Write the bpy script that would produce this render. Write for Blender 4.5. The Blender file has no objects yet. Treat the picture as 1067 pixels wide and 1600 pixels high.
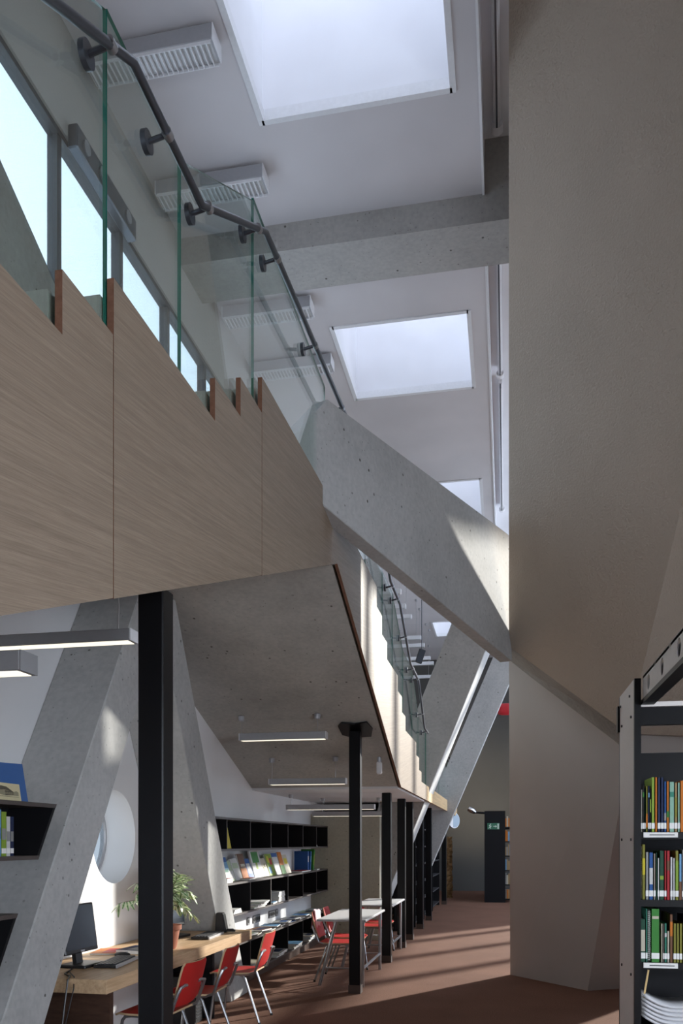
import bpy, bmesh, math, random
from mathutils import Vector, Matrix, Euler
random.seed(7)
S = bpy.context.scene
COL = S.collection

# ------------------------------------------------------------------ camera
cam_d = bpy.data.cameras.new('camera')
cam = bpy.data.objects.new('camera', cam_d)
COL.objects.link(cam)
cam.location = (0, 0, 1.61)
cam.rotation_euler = (math.radians(90), 0, math.radians(11.187))
cam_d.sensor_fit = 'AUTO'
cam_d.sensor_width = 36.0
cam_d.lens = 1300.0 / 1600.0 * 36.0
cam_d.shift_y = 515.0 / 1600.0
cam_d.clip_start = 0.05
S.camera = cam

# ------------------------------------------------------------------ world, sun, daylight, added fill
w = bpy.data.worlds.new('sky'); S.world = w
w.use_nodes = True
bg = w.node_tree.nodes['Background']
bg.inputs[0].default_value = (0.78, 0.87, 1.0, 1)
bg.inputs[1].default_value = 5.0

sun_d = bpy.data.lights.new('sun', 'SUN')
sun_d.energy = 14.0
sun_d.color = (1.0, 0.93, 0.82)
sun_d.angle = math.radians(1.5)
sun = bpy.data.objects.new('sun', sun_d); COL.objects.link(sun)
sdir = Vector((0.55, 0.77, 0.31))            # towards the sun: low, from the right-hand facade
sun.rotation_euler = sdir.to_track_quat('Z', 'Y').to_euler()

SKY_Y = [(5.08, 6.66), (9.50, 11.08), (13.92, 15.50), (18.34, 19.92), (22.76, 24.34)]
for i, (a, b) in enumerate(SKY_Y):           # daylight falling down each skylight shaft
    ld = bpy.data.lights.new('skylight_daylight', 'AREA')
    ld.shape = 'RECTANGLE'; ld.size = 1.5; ld.size_y = 1.5
    ld.energy = 15; ld.color = (0.86, 0.91, 1.0)
    lo = bpy.data.objects.new('skylight_daylight', ld); COL.objects.link(lo)
    lo.location = (-1.205, (a + b) / 2, 10.0)

wd_d = bpy.data.lights.new('window_daylight', 'AREA')      # added fill brightening the leaning legs, set inside invented low windows
wd_d.shape = 'RECTANGLE'; wd_d.size = 4.6; wd_d.size_y = 1.8; wd_d.energy = 170; wd_d.color = (0.84, 0.91, 1.0)
wd_d.spread = math.radians(110)
wd = bpy.data.objects.new('window_daylight', wd_d); COL.objects.link(wd)
wd.location = (4.6, -0.6, 1.75)
wd.rotation_euler = Vector((7.3, -6.0, 1.6)).to_track_quat('Z', 'Y').to_euler()

S.view_settings.view_transform = 'Standard'
S.view_settings.look = 'None'
S.view_settings.gamma = 1.0
S.view_settings.exposure = -0.42
S.cycles.max_bounces = 10
S.cycles.diffuse_bounces = 6
S.cycles.transparent_max_bounces = 16

# ------------------------------------------------------------------ materials
MATS = {}
def nodes_of(m):
    m.use_nodes = True
    nt = m.node_tree
    return nt, nt.nodes, nt.links, nt.nodes['Principled BSDF']

def plain(name, col, rough=0.5, metal=0.0, spec=0.5, emit=0.0, ecol=None):
    if name in MATS: return MATS[name]
    m = bpy.data.materials.new(name)
    nt, N, L, b = nodes_of(m)
    no = N.new('ShaderNodeTexNoise'); no.inputs['Scale'].default_value = 35; no.inputs['Detail'].default_value = 2
    geo = N.new('ShaderNodeNewGeometry'); L.new(geo.outputs['Position'], no.inputs['Vector'])
    mx = N.new('ShaderNodeMix'); mx.data_type = 'RGBA'
    mx.inputs['A'].default_value = (*[c * 0.93 for c in col], 1)
    mx.inputs['B'].default_value = (*[min(1, c * 1.05) for c in col], 1)
    L.new(no.outputs['Fac'], mx.inputs['Factor'])
    L.new(mx.outputs['Result'], b.inputs['Base Color'])
    b.inputs['Roughness'].default_value = rough
    b.inputs['Metallic'].default_value = metal
    b.inputs['Specular IOR Level'].default_value = spec
    if emit:
        b.inputs['Emission Color'].default_value = (*(ecol or col), 1)
        b.inputs['Emission Strength'].default_value = emit
    MATS[name] = m
    return m

def ramp(N, stops):
    r = N.new('ShaderNodeValToRGB')
    e = r.color_ramp.elements
    e[0].position, e[0].color = stops[0][0], (*stops[0][1], 1)
    e[1].position, e[1].color = stops[-1][0], (*stops[-1][1], 1)
    for p, c in stops[1:-1]:
        q = e.new(p); q.color = (*c, 1)
    return r

def concrete(name, base, dark=0.72, light=1.12, bump=0.25):
    m = bpy.data.materials.new(name)
    nt, N, L, b = nodes_of(m)
    geo = N.new('ShaderNodeNewGeometry')
    n1 = N.new('ShaderNodeTexNoise'); n1.inputs['Scale'].default_value = 1.3; n1.inputs['Detail'].default_value = 7; n1.inputs['Roughness'].default_value = 0.62
    n2 = N.new('ShaderNodeTexNoise'); n2.inputs['Scale'].default_value = 26; n2.inputs['Detail'].default_value = 4
    vo = N.new('ShaderNodeTexVoronoi'); vo.inputs['Scale'].default_value = 17
    for n in (n1, n2, vo): L.new(geo.outputs['Position'], n.inputs['Vector'])
    r1 = ramp(N, [(0.3, [c * dark for c in base]), (0.52, base), (0.72, [min(1, c * light) for c in base])])
    L.new(n1.outputs['Fac'], r1.inputs['Fac'])
    r2 = ramp(N, [(0.3, (0.9, 0.9, 0.9)), (0.65, (1.04, 1.04, 1.03))])
    L.new(n2.outputs['Fac'], r2.inputs['Fac'])
    m1 = N.new('ShaderNodeMix'); m1.data_type = 'RGBA'; m1.blend_type = 'MULTIPLY'; m1.inputs['Factor'].default_value = 1
    L.new(r1.outputs['Color'], m1.inputs['A']); L.new(r2.outputs['Color'], m1.inputs['B'])
    r3 = ramp(N, [(0.05, (0.35, 0.34, 0.32)), (0.11, (1, 1, 1))])       # air holes
    L.new(vo.outputs['Distance'], r3.inputs['Fac'])
    m2 = N.new('ShaderNodeMix'); m2.data_type = 'RGBA'; m2.blend_type = 'MULTIPLY'; m2.inputs['Factor'].default_value = 0.75
    L.new(m1.outputs['Result'], m2.inputs['A']); L.new(r3.outputs['Color'], m2.inputs['B'])
    v2 = N.new('ShaderNodeTexVoronoi'); v2.inputs['Scale'].default_value = 8.5; L.new(geo.outputs['Position'], v2.inputs['Vector'])
    r4 = ramp(N, [(0.075, (0.22, 0.21, 0.19)), (0.115, (1, 1, 1))]); L.new(v2.outputs['Distance'], r4.inputs['Fac'])   # larger blow holes, in patches
    n3 = N.new('ShaderNodeTexNoise'); n3.inputs['Scale'].default_value = 2.4; L.new(geo.outputs['Position'], n3.inputs['Vector'])
    r5 = ramp(N, [(0.46, (0, 0, 0)), (0.56, (1, 1, 1))]); L.new(n3.outputs['Fac'], r5.inputs['Fac'])
    m3 = N.new('ShaderNodeMix'); m3.data_type = 'RGBA'; m3.blend_type = 'MULTIPLY'
    L.new(r5.outputs['Color'], m3.inputs['Factor']); L.new(m2.outputs['Result'], m3.inputs['A']); L.new(r4.outputs['Color'], m3.inputs['B'])
    L.new(m3.outputs['Result'], b.inputs['Base Color'])
    bp = N.new('ShaderNodeBump'); bp.inputs['Strength'].default_value = bump; bp.inputs['Distance'].default_value = 0.01
    L.new(n2.outputs['Fac'], bp.inputs['Height']); L.new(bp.outputs['Normal'], b.inputs['Normal'])
    b.inputs['Roughness'].default_value = 0.78
    MATS[name] = m
    return m

def stucco(name, col, scale=70, bump=0.6, dist=0.008):
    m = bpy.data.materials.new(name)
    nt, N, L, b = nodes_of(m)
    geo = N.new('ShaderNodeNewGeometry')
    n1 = N.new('ShaderNodeTexNoise'); n1.inputs['Scale'].default_value = scale; n1.inputs['Detail'].default_value = 5
    n2 = N.new('ShaderNodeTexNoise'); n2.inputs['Scale'].default_value = 0.9; n2.inputs['Detail'].default_value = 3
    L.new(geo.outputs['Position'], n1.inputs['Vector']); L.new(geo.outputs['Position'], n2.inputs['Vector'])
    r = ramp(N, [(0.3, [c * 0.93 for c in col]), (0.7, [min(1, c * 1.05) for c in col])])
    L.new(n2.outputs['Fac'], r.inputs['Fac']); L.new(r.outputs['Color'], b.inputs['Base Color'])
    bp = N.new('ShaderNodeBump'); bp.inputs['Strength'].default_value = bump; bp.inputs['Distance'].default_value = dist
    L.new(n1.outputs['Fac'], bp.inputs['Height']); L.new(bp.outputs['Normal'], b.inputs['Normal'])
    b.inputs['Roughness'].default_value = 0.85
    MATS[name] = m
    return m

def wood(name, a, c, rot=(0, 0, 0), scale=(30, 1.2, 30), rough=0.5, bump=0.08):
    m = bpy.data.materials.new(name)
    nt, N, L, b = nodes_of(m)
    geo = N.new('ShaderNodeNewGeometry')
    mp = N.new('ShaderNodeMapping'); mp.inputs['Rotation'].default_value = rot
    L.new(geo.outputs['Position'], mp.inputs['Vector'])
    ms = N.new('ShaderNodeMapping'); ms.inputs['Scale'].default_value = scale
    L.new(mp.outputs['Vector'], ms.inputs['Vector'])
    n1 = N.new('ShaderNodeTexNoise'); n1.inputs['Scale'].default_value = 2.2; n1.inputs['Detail'].default_value = 6; n1.inputs['Roughness'].default_value = 0.7
    L.new(ms.outputs['Vector'], n1.inputs['Vector'])
    n2 = N.new('ShaderNodeTexNoise'); n2.inputs['Scale'].default_value = 0.5; n2.inputs['Detail'].default_value = 2
    L.new(ms.outputs['Vector'], n2.inputs['Vector'])
    r = ramp(N, [(0.34, a), (0.66, c)])
    L.new(n1.outputs['Fac'], r.inputs['Fac'])
    r2 = ramp(N, [(0.35, (0.86, 0.85, 0.84)), (0.65, (1.05, 1.04, 1.03))])
    L.new(n2.outputs['Fac'], r2.inputs['Fac'])
    mx = N.new('ShaderNodeMix'); mx.data_type = 'RGBA'; mx.blend_type = 'MULTIPLY'; mx.inputs['Factor'].default_value = 1
    L.new(r.outputs['Color'], mx.inputs['A']); L.new(r2.outputs['Color'], mx.inputs['B'])
    L.new(mx.outputs['Result'], b.inputs['Base Color'])
    bp = N.new('ShaderNodeBump'); bp.inputs['Strength'].default_value = bump; bp.inputs['Distance'].default_value = 0.004
    L.new(n1.outputs['Fac'], bp.inputs['Height']); L.new(bp.outputs['Normal'], b.inputs['Normal'])
    b.inputs['Roughness'].default_value = rough; b.inputs['Specular IOR Level'].default_value = .25
    MATS[name] = m
    return m

def carpet(name):
    m = bpy.data.materials.new(name)
    nt, N, L, b = nodes_of(m)
    geo = N.new('ShaderNodeNewGeometry')
    n1 = N.new('ShaderNodeTexNoise'); n1.inputs['Scale'].default_value = 90; n1.inputs['Detail'].default_value = 4
    n2 = N.new('ShaderNodeTexNoise'); n2.inputs['Scale'].default_value = 1.5; n2.inputs['Detail'].default_value = 3
    L.new(geo.outputs['Position'], n1.inputs['Vector']); L.new(geo.outputs['Position'], n2.inputs['Vector'])
    r = ramp(N, [(0.3, (0.15, 0.074, 0.050)), (0.7, (0.255, 0.135, 0.094))])
    L.new(n1.outputs['Fac'], r.inputs['Fac'])
    r2 = ramp(N, [(0.3, (0.9, 0.9, 0.9)), (0.7, (1.05, 1.05, 1.05))]); L.new(n2.outputs['Fac'], r2.inputs['Fac'])
    mx = N.new('ShaderNodeMix'); mx.data_type = 'RGBA'; mx.blend_type = 'MULTIPLY'; mx.inputs['Factor'].default_value = 1
    L.new(r.outputs['Color'], mx.inputs['A']); L.new(r2.outputs['Color'], mx.inputs['B'])
    L.new(mx.outputs['Result'], b.inputs['Base Color'])
    bp = N.new('ShaderNodeBump'); bp.inputs['Strength'].default_value = 0.5; bp.inputs['Distance'].default_value = 0.006
    L.new(n1.outputs['Fac'], bp.inputs['Height']); L.new(bp.outputs['Normal'], b.inputs['Normal'])
    b.inputs['Roughness'].default_value = 0.95; b.inputs['Specular IOR Level'].default_value = 0.15
    MATS[name] = m
    return m

def glass(name, tint=(0.93, 0.965, 0.95), refl=1.0):
    m = bpy.data.materials.new(name)
    m.use_nodes = True
    nt = m.node_tree; N = nt.nodes; L = nt.links
    N.clear()
    out = N.new('ShaderNodeOutputMaterial')
    tr = N.new('ShaderNodeBsdfTransparent'); tr.inputs[0].default_value = (*tint, 1)
    gl = N.new('ShaderNodeBsdfGlossy'); gl.inputs['Roughness'].default_value = 0.0; gl.inputs[0].default_value = (refl, refl, refl, 1)
    fr = N.new('ShaderNodeFresnel'); fr.inputs['IOR'].default_value = 1.45
    mx = N.new('ShaderNodeMixShader')
    ge = N.new('ShaderNodeNewGeometry'); mr = N.new('ShaderNodeMapRange')      # same reflection from either side of the pane
    mr.inputs['To Min'].default_value = 1.45; mr.inputs['To Max'].default_value = 1 / 1.45
    L.new(ge.outputs['Backfacing'], mr.inputs['Value']); L.new(mr.outputs['Result'], fr.inputs['IOR'])
    L.new(fr.outputs[0], mx.inputs[0]); L.new(tr.outputs[0], mx.inputs[1]); L.new(gl.outputs[0], mx.inputs[2])
    L.new(mx.outputs[0], out.inputs[0])
    MATS[name] = m
    return m

CONC = concrete('board_marked_concrete', (0.34, 0.325, 0.30))
CONC_L = concrete('pale_concrete', (0.46, 0.46, 0.455), 0.84, 1.08, 0.06)
BEIGE = stucco('beige_grey_plaster', (0.47, 0.44, 0.41), 200, 0.1, 0.002)
CONC_W = concrete('warm_concrete', (0.42, 0.37, 0.30), 0.8, 1.1)
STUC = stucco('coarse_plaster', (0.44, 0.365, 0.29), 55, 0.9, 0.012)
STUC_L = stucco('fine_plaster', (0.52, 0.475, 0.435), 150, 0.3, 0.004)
WHITE = stucco('white_wall_paint', (0.80, 0.80, 0.81), 200, 0.1, 0.002)
CEIL = stucco('grey_white_ceiling_paint', (0.66, 0.63, 0.64), 200, 0.1, 0.002)
WELL = stucco('shaft_white_paint', (0.86, 0.86, 0.89), 200, 0.05, 0.002)
DARKW = stucco('dark_grey_wall_paint', (0.10, 0.096, 0.09), 120, 0.2, 0.003)
WPAN = wood('oak_panel', (0.215, 0.162, 0.118), (0.30, 0.235, 0.178), (math.radians(-9), 0, 0), (110, 3.0, 150), 0.45, .03)
WEDGE = wood('oak_panel_edge', (0.16, 0.075, 0.045), (0.22, 0.11, 0.07), (0, 0, 0), (20, 2, 20), 0.6)
WFAS = wood('oak_fascia', (0.62, 0.42, 0.22), (0.78, 0.58, 0.34), (0, 0, 0), (40, 1.0, 46), 0.45)
WDESK = wood('oak_desktop', (0.50, 0.33, 0.19), (0.66, 0.47, 0.29), (0, 0, 0), (26, 1.4, 26), 0.5)
CARP = carpet('rust_brown_carpet')
BLACK = plain('black_lacquered_steel', (0.006, 0.006, 0.007), 0.35, 0, .2)
BLACKW = plain('black_laminate', (0.013, 0.013, 0.015), 0.6, 0, .15)
FRAME = plain('dark_window_frame', (0.05, 0.052, 0.058), 0.5)
EDGE = plain('dark_brown_laminate_edge', (0.075, 0.06, 0.055), 0.5)
DBROWN = wood('dark_brown_veneer', (0.05, 0.026, 0.018), (0.085, 0.045, 0.03), (0, 0, 0), (3, 20, 20), 0.5)
STEEL = plain('grey_tubular_steel', (0.42, 0.43, 0.45), 0.3, 0.85)
RAILM = plain('dark_handrail_steel', (0.10, 0.11, 0.13), 0.3, 0.7)
ALU = plain('anodised_aluminium', (0.42, 0.42, 0.44), 0.4, 0.3)
ALUD = plain('grey_lamp_housing', (0.30, 0.30, 0.31), 0.45, 0.2)
LAMPW = plain('white_lamp_housing', (0.82, 0.82, 0.84), 0.4)
GLOW = plain('lit_lamp_louvre', (1.0, 0.93, 0.78), 0.5, 0, 0.5, 1.6, (1.0, 0.90, 0.72))
LOUV = plain('lamp_louvre', (0.55, 0.55, 0.55), 0.3, 0.4)
RED = plain('red_chair_plywood', (0.46, 0.020, 0.018), 0.5, 0, .3)
PLY = plain('pale_plywood_edge', (0.55, 0.38, 0.22), 0.6)
TABW = plain('white_table_laminate', (0.78, 0.78, 0.79), 0.35)
PANELG = plain('silver_grey_panel', (0.74, 0.70, 0.66), 0.42)
PAPER = plain('white_paper', (0.82, 0.81, 0.78), 0.7)
TERRA = plain('terracotta', (0.34, 0.115, 0.06), 0.7)
SCREEN = plain('monitor_screen', (0.035, 0.042, 0.055), 0.22)
PLAST = plain('black_plastic', (0.018, 0.018, 0.02), 0.4)
GLASS = glass('railing_glass', (0.90, 0.955, 0.94))
GEDGE = plain('green_glass_edge', (0.02, 0.16, 0.12), 0.15)
WGLASS = glass('window_glass', (0.96, 0.98, 1.0), 0.6)
RGLASS = glass('round_window_glass', (0.42, 0.44, 0.45), 0.6)
TGLASS = glass('sun_control_glass', (0.72, 0.75, 0.78), 0.6)  # grey tint added so the sky behind the panes looks dimmer
WIRE = plain('steel_wire', (0.5, 0.5, 0.5), 0.4, 0.6)
RUBBER = plain('dark_brown_foot_trim', (0.07, 0.045, 0.035), 0.6)

# ------------------------------------------------------------------ mesh helpers
WL = {}
def wloc(o):
    v = Vector((0, 0, 0))
    while o is not None:
        v += WL.get(o.name, Vector((0, 0, 0))); o = o.parent
    return v

class MB:
    def __init__(s): s.v = []; s.f = []; s.mi = []
    def add(s, vs, fs, mi=0):
        n = len(s.v)
        s.v += [tuple(p) for p in vs]
        s.f += [tuple(n + i for i in f) for f in fs]
        s.mi += [mi] * len(fs)
        return s
    def box(s, x0, x1, y0, y1, z0, z1, mi=0):
        x0, x1 = min(x0, x1), max(x0, x1); y0, y1 = min(y0, y1), max(y0, y1); z0, z1 = min(z0, z1), max(z0, z1)
        return s.add([(x0,y0,z0),(x1,y0,z0),(x1,y1,z0),(x0,y1,z0),(x0,y0,z1),(x1,y0,z1),(x1,y1,z1),(x0,y1,z1)],
              [(0,3,2,1),(4,5,6,7),(0,1,5,4),(1,2,6,5),(2,3,7,6),(3,0,4,7)], mi)
    def obox(s, c, size, R, mi=0):
        c = Vector(c); hx, hy, hz = [q / 2 for q in size]
        vs = [c + R @ Vector(p) for p in [(-hx,-hy,-hz),(hx,-hy,-hz),(hx,hy,-hz),(-hx,hy,-hz),(-hx,-hy,hz),(hx,-hy,hz),(hx,hy,hz),(-hx,hy,hz)]]
        return s.add(vs, [(0,3,2,1),(4,5,6,7),(0,1,5,4),(1,2,6,5),(2,3,7,6),(3,0,4,7)], mi)
    def prism(s, pts, vec, mi=0, mi_side=None):
        n = len(pts); vec = Vector(vec); pts = [Vector(p) for p in pts]
        s.add(pts + [p + vec for p in pts], [tuple(range(n - 1, -1, -1)), tuple(range(n, 2 * n))], mi)
        k = len(s.v) - 2 * n
        for i in range(n):
            j = (i + 1) % n
            s.f.append((k + i, k + j, k + n + j, k + n + i)); s.mi.append(mi if mi_side is None else mi_side)
        return s
    def tube(s, path, r, n=8, mi=0, cap=True):
        path = [Vector(p) for p in path]; base = len(s.v); up = None
        for i, p in enumerate(path):
            if i == 0: d = path[1] - p
            elif i == len(path) - 1: d = p - path[i - 1]
            else: d = (path[i + 1] - p).normalized() + (p - path[i - 1]).normalized()
            d.normalize()
            if up is None:
                up = Vector((0, 0, 1)) if abs(d.z) < 0.9 else Vector((0, 1, 0))
            a = (up - d * up.dot(d)); a.normalize(); b = d.cross(a); up = a
            rr = r[i] if isinstance(r, (list, tuple)) else r
            for k in range(n):
                t = 2 * math.pi * k / n
                s.v.append(tuple(p + a * (rr * math.cos(t)) + b * (rr * math.sin(t))))
        for i in range(len(path) - 1):
            for k in range(n):
                k2 = (k + 1) % n
                s.f.append((base + i*n + k, base + i*n + k2, base + (i+1)*n + k2, base + (i+1)*n + k)); s.mi.append(mi)
        if cap:
            s.f.append(tuple(base + k for k in range(n - 1, -1, -1))); s.mi.append(mi)
            m = base + (len(path) - 1) * n
            s.f.append(tuple(m + k for k in range(n))); s.mi.append(mi)
        return s
    def lathe(s, prof, c, n=20, mi=0):      # prof: (radius, z)
        c = Vector(c); base = len(s.v)
        for r, z in prof:
            for k in range(n):
                t = 2 * math.pi * k / n
                s.v.append((c.x + r * math.cos(t), c.y + r * math.sin(t), c.z + z))
        for i in range(len(prof) - 1):
            for k in range(n):
                k2 = (k + 1) % n
                s.f.append((base+i*n+k, base+i*n+k2, base+(i+1)*n+k2, base+(i+1)*n+k)); s.mi.append(mi)
        s.f.append(tuple(base + k for k in range(n - 1, -1, -1))); s.mi.append(mi)
        m = base + (len(prof) - 1) * n
        s.f.append(tuple(m + k for k in range(n))); s.mi.append(mi)
        return s
    def build(s, name, mats, parent=None, bevel=0.0, smooth=False, seg=1):
        if not isinstance(mats, (list, tuple)): mats = [mats]
        if parent is not None:
            o0 = wloc(parent)
        else:
            xs = [p[0] for p in s.v]; ys = [p[1] for p in s.v]; zs = [p[2] for p in s.v]
            o0 = Vector(((min(xs)+max(xs))/2, (min(ys)+max(ys))/2, min(zs)))
        me = bpy.data.meshes.new(name)
        me.from_pydata([tuple(Vector(p) - o0) for p in s.v], [], s.f)
        for m in mats: me.materials.append(m)
        me.polygons.foreach_set('material_index', s.mi)
        bm = bmesh.new(); bm.from_mesh(me)
        bmesh.ops.recalc_face_normals(bm, faces=bm.faces)
        if bevel > 0:
            bmesh.ops.bevel(bm, geom=[e for e in bm.edges if e.is_manifold and e.calc_face_angle(0) > 0.5], offset=bevel, segments=seg, affect='EDGES', clamp_overlap=True)
        bm.to_mesh(me); bm.free()
        if smooth:
            me.polygons.foreach_set('use_smooth', [True] * len(me.polygons))
            try: me.set_sharp_from_angle(angle=math.radians(40))
            except Exception: pass
        o = bpy.data.objects.new(name, me); COL.objects.link(o)
        if parent is not None: o.parent = parent
        else: o.location = o0
        WL[o.name] = Vector((0, 0, 0)) if parent is not None else o0
        return o

def tag(o, label=None, cat=None, group=None, kind=None):
    if label: o['label'] = label
    if cat: o['category'] = cat
    if group: o['group'] = group
    if kind: o['kind'] = kind
    return o

def thing(name, label, cat, loc=(0, 0, 0), group=None, kind=None):
    o = bpy.data.objects.new(name, None); COL.objects.link(o)
    o.empty_display_size = 0.1
    o.location = loc
    WL[o.name] = Vector(loc)
    return tag(o, label, cat, group, kind)

def copy_tree(o, parent=None):
    c = o.copy(); COL.objects.link(c); c.parent = parent
    for ch in o.children: copy_tree(ch, c)
    return c

def struct(o): o['kind'] = 'structure'; return o

def yz(pts, x): return [(x, y, z) for y, z in pts]

# ------------------------------------------------------------------ the setting
struct(MB().box(-3.6, 5.4, -3.9, 28, -0.2, 0).build('floor', CARP))

# left wall with the round window and the slanted clerestory window
wl = struct(MB().box(-3.5, -3.17, -3.8, 5.78, 0, 4.1).build('wall_left', WHITE))
MB().box(-3.5, -3.17, 6.98, 27.8, 0, 4.1).build('lower_panel', WHITE, wl)
MB().box(-3.5, -3.17, 5.78, 6.98, 0, 1.05).build('lower_panel', WHITE, wl)
MB().box(-3.5, -3.17, 5.78, 6.98, 2.25, 4.1).build('lower_panel', WHITE, wl)
def ring_cell(cy, cz, r, y0, y1, z0, z1, x0, x1, n=48):
    m = MB(); inner = []; outer = []
    for k in range(n):
        t = 2 * math.pi * k / n + math.pi / n
        c, s_ = math.cos(t), math.sin(t)
        inner.append((cy + r * c, cz + r * s_))
        q = max(abs(c) / ((y1 - y0) / 2), abs(s_) / ((z1 - z0) / 2))
        outer.append(((y0 + y1) / 2 + c / q, (z0 + z1) / 2 + s_ / q))
    vs = [(x, y, z) for x in (x0, x1) for y, z in inner + outer]
    fs = []
    for k in range(n):
        j = (k + 1) % n
        fs.append((k, j, n + j, n + k)); fs.append((2*n + k, 2*n + n + k, 2*n + n + j, 2*n + j))
        fs.append((k, 2*n + k, 2*n + j, j))
    return m.add(vs, fs)
ring_cell(6.38, 1.65, 0.385, 5.78, 6.98, 1.05, 2.25, -3.5, -3.17).build('round_opening', WHITE, wl, smooth=True)
rw = struct(thing('window_7', None, None, (-3.46, 6.38, 1.27)))
m = MB(); n = 40
m.add([(-3.47, 6.38 + .385*math.cos(2*math.pi*k/n), 1.65 + .385*math.sin(2*math.pi*k/n)) for k in range(n)] +
      [(-3.465, 6.38 + .385*math.cos(2*math.pi*k/n), 1.65 + .385*math.sin(2*math.pi*k/n)) for k in range(n)],
      [tuple(range(n)), tuple(range(2*n-1, n-1, -1))]).build('pane', RGLASS, rw)
m = MB(); m.tube([(-3.45, 6.38 + .375*math.cos(2*math.pi*k/n), 1.65 + .375*math.sin(2*math.pi*k/n)) for k in range(n+1)], .016, 6, cap=False)
m.build('frame', ALU, rw)
MB().prism(yz([(-3.8, 4.1), (8.2, 4.1), (3.25, 6.8), (-3.8, 6.8)], -3.17), (-.12, 0, 0)).build('upper_panel', CONC, wl)
MB().box(-3.29, -3.17, -3.8, 27.8, 6.8, 8.2).build('upper_panel', BEIGE, wl)
MB().box(-3.29, -3.17, 9.75, 27.8, 4.1, 6.8).build('upper_panel', CONC, wl)
cw = struct(thing('window_8', None, None, (-3.4, 6.5, 4.1)))
for y in (5.56, 6.56, 7.56, 8.56):
    z0 = 4.1 + max(0, (8.2 - y)) * (2.7 / 4.95)
    MB().box(-3.28, -3.20, y - .03, y + .03, z0, 6.8).build('mullion', FRAME, cw)
MB().box(-3.28, -3.19, 3.25, 9.75, 6.76, 6.8).build('head_frame', FRAME, cw)
MB().prism([(-3.19, 3.25, 6.8), (-3.19, 8.2, 4.1), (-3.19, 8.27, 4.12), (-3.19, 3.34, 6.8)], (-.09, 0, 0)).build('sill_frame', FRAME, cw)
MB().prism([(-3.24, 3.25, 6.8), (-3.24, 8.2, 4.1), (-3.24, 9.75, 4.1), (-3.24, 9.75, 6.8)], (.006, 0, 0)).build('pane', TGLASS, cw)

# far wall, wall behind the photographer, right-hand facade
struct(MB().box(-3.5, 5.3, 27.5, 27.9, 0, 8.2).build('wall_far', DARKW))
wb = struct(MB().box(-3.5, 5.3, -3.8, -3.5, 1.75, 8.2).build('wall_back', WHITE))
MB().box(-3.5, 5.3, -3.8, -3.5, 0, 1.0).build('parapet', WHITE, wb)
for i in range(6):
    x = -3.3 + i * 1.7
    MB().box(x - .06, x + .06, -3.75, -3.6, 1.0, 1.75).build('mullion', RAILM, wb)
wr = struct(MB().box(5.0, 5.3, -3.8, 28, 0, 0.15).build('wall_right', WHITE))
MB().box(5.0, 5.3, -3.8, 28, 7.7, 8.2).build('lintel', WHITE, wr)
MB().box(5.0, 5.3, -3.8, 12.5, 2.6, 7.7).build('near_panel', WHITE, wr)
MB().box(5.0, 5.3, 3.5, 12.5, 0.15, 2.6).build('near_panel', WHITE, wr)
MB().box(5.0, 5.3, -3.8, 3.5, 0.15, 0.6).build('near_panel', WHITE, wr)
for y in (-1.5, 0.2, 1.9): MB().box(5.05, 5.25, y - .06, y + .06, 0.6, 2.6).build('mullion', RAILM, wr)  # unseen low windows, put in to light the leaning legs
MB().box(5.0, 5.3, 23.6, 28, 0.15, 7.7).build('far_panel', WHITE, wr)
for ya, yb, za, zb in [(-3.5, 3.5, .6, 2.6)] + [(12.5, 23.6, .15, 3.85), (12.5, 23.6, 4.1, 7.7)]:
    MB().box(5.14, 5.148, ya, yb, za, zb).build('pane', WGLASS, wr)
MB().box(-3.5, 5.3, -3.69, -3.682, 1.0, 1.75).build('pane', WGLASS, wb)
for y in (12.5, 14.6, 16.6, 18.6, 20.6, 22.6):
    MB().box(5.05, 5.25, y - .08, y + .08, 0.15, 7.7).build('mullion', RAILM, wr)
MB().box(5.05, 5.25, 12.5, 23.6, 3.85, 4.1).build('transom', CONC, wr)

# roof slab and suspended ceiling with skylight shafts
def holed_plate(name, mat, xs, ys, holes, z0, z1):
    vs = {}; m = MB(); V = []; F = []
    def vid(i, j, z):
        k = (i, j, z)
        if k not in vs: vs[k] = len(V); V.append((xs[i], ys[j], z))
        return vs[k]
    def solid(i, j):
        if i < 0 or j < 0 or i >= len(xs)-1 or j >= len(ys)-1: return False
        cx, cy = (xs[i]+xs[i+1])/2, (ys[j]+ys[j+1])/2
        return not any(a < cx < b and c < cy < d for a, b, c, d in holes)
    for i in range(len(xs)-1):
        for j in range(len(ys)-1):
            if not solid(i, j): continue
            for z in (z0, z1): F.append((vid(i,j,z), vid(i+1,j,z), vid(i+1,j+1,z), vid(i,j+1,z)))
            for (di, dj, a, b) in ((-1,0,(i,j),(i,j+1)),(1,0,(i+1,j),(i+1,j+1)),(0,-1,(i,j),(i+1,j)),(0,1,(i,j+1),(i+1,j+1))):
                if not solid(i+di, j+dj):
                    F.append((vid(*a,z0), vid(*b,z0), vid(*b,z1), vid(*a,z1)))
    return m.add(V, F).build(name, mat)
SX0, SX1 = -1.99, -0.42
allh = [(SX0, SX1, a, b) for a, b in SKY_Y]
def ysplit(y0, y1): return sorted([y0, y1] + [q for ab in SKY_Y for q in ab if y0 < q < y1])
struct(holed_plate('ceiling', WELL, [-3.5, SX0 - .05, SX1 + .05, 5.3], sorted([-3.8, 28] + [q for a, b in SKY_Y for q in (a - .05, b + .05)]), [(SX0 - .05, SX1 + .05, a - .05, b + .05) for a, b in SKY_Y], 8.1, 8.4))
struct(holed_plate('ceiling', CEIL, [-3.17, SX0, SX1, -0.2], ysplit(-3.5, 7.8), allh, 7.6, 7.66))
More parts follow.
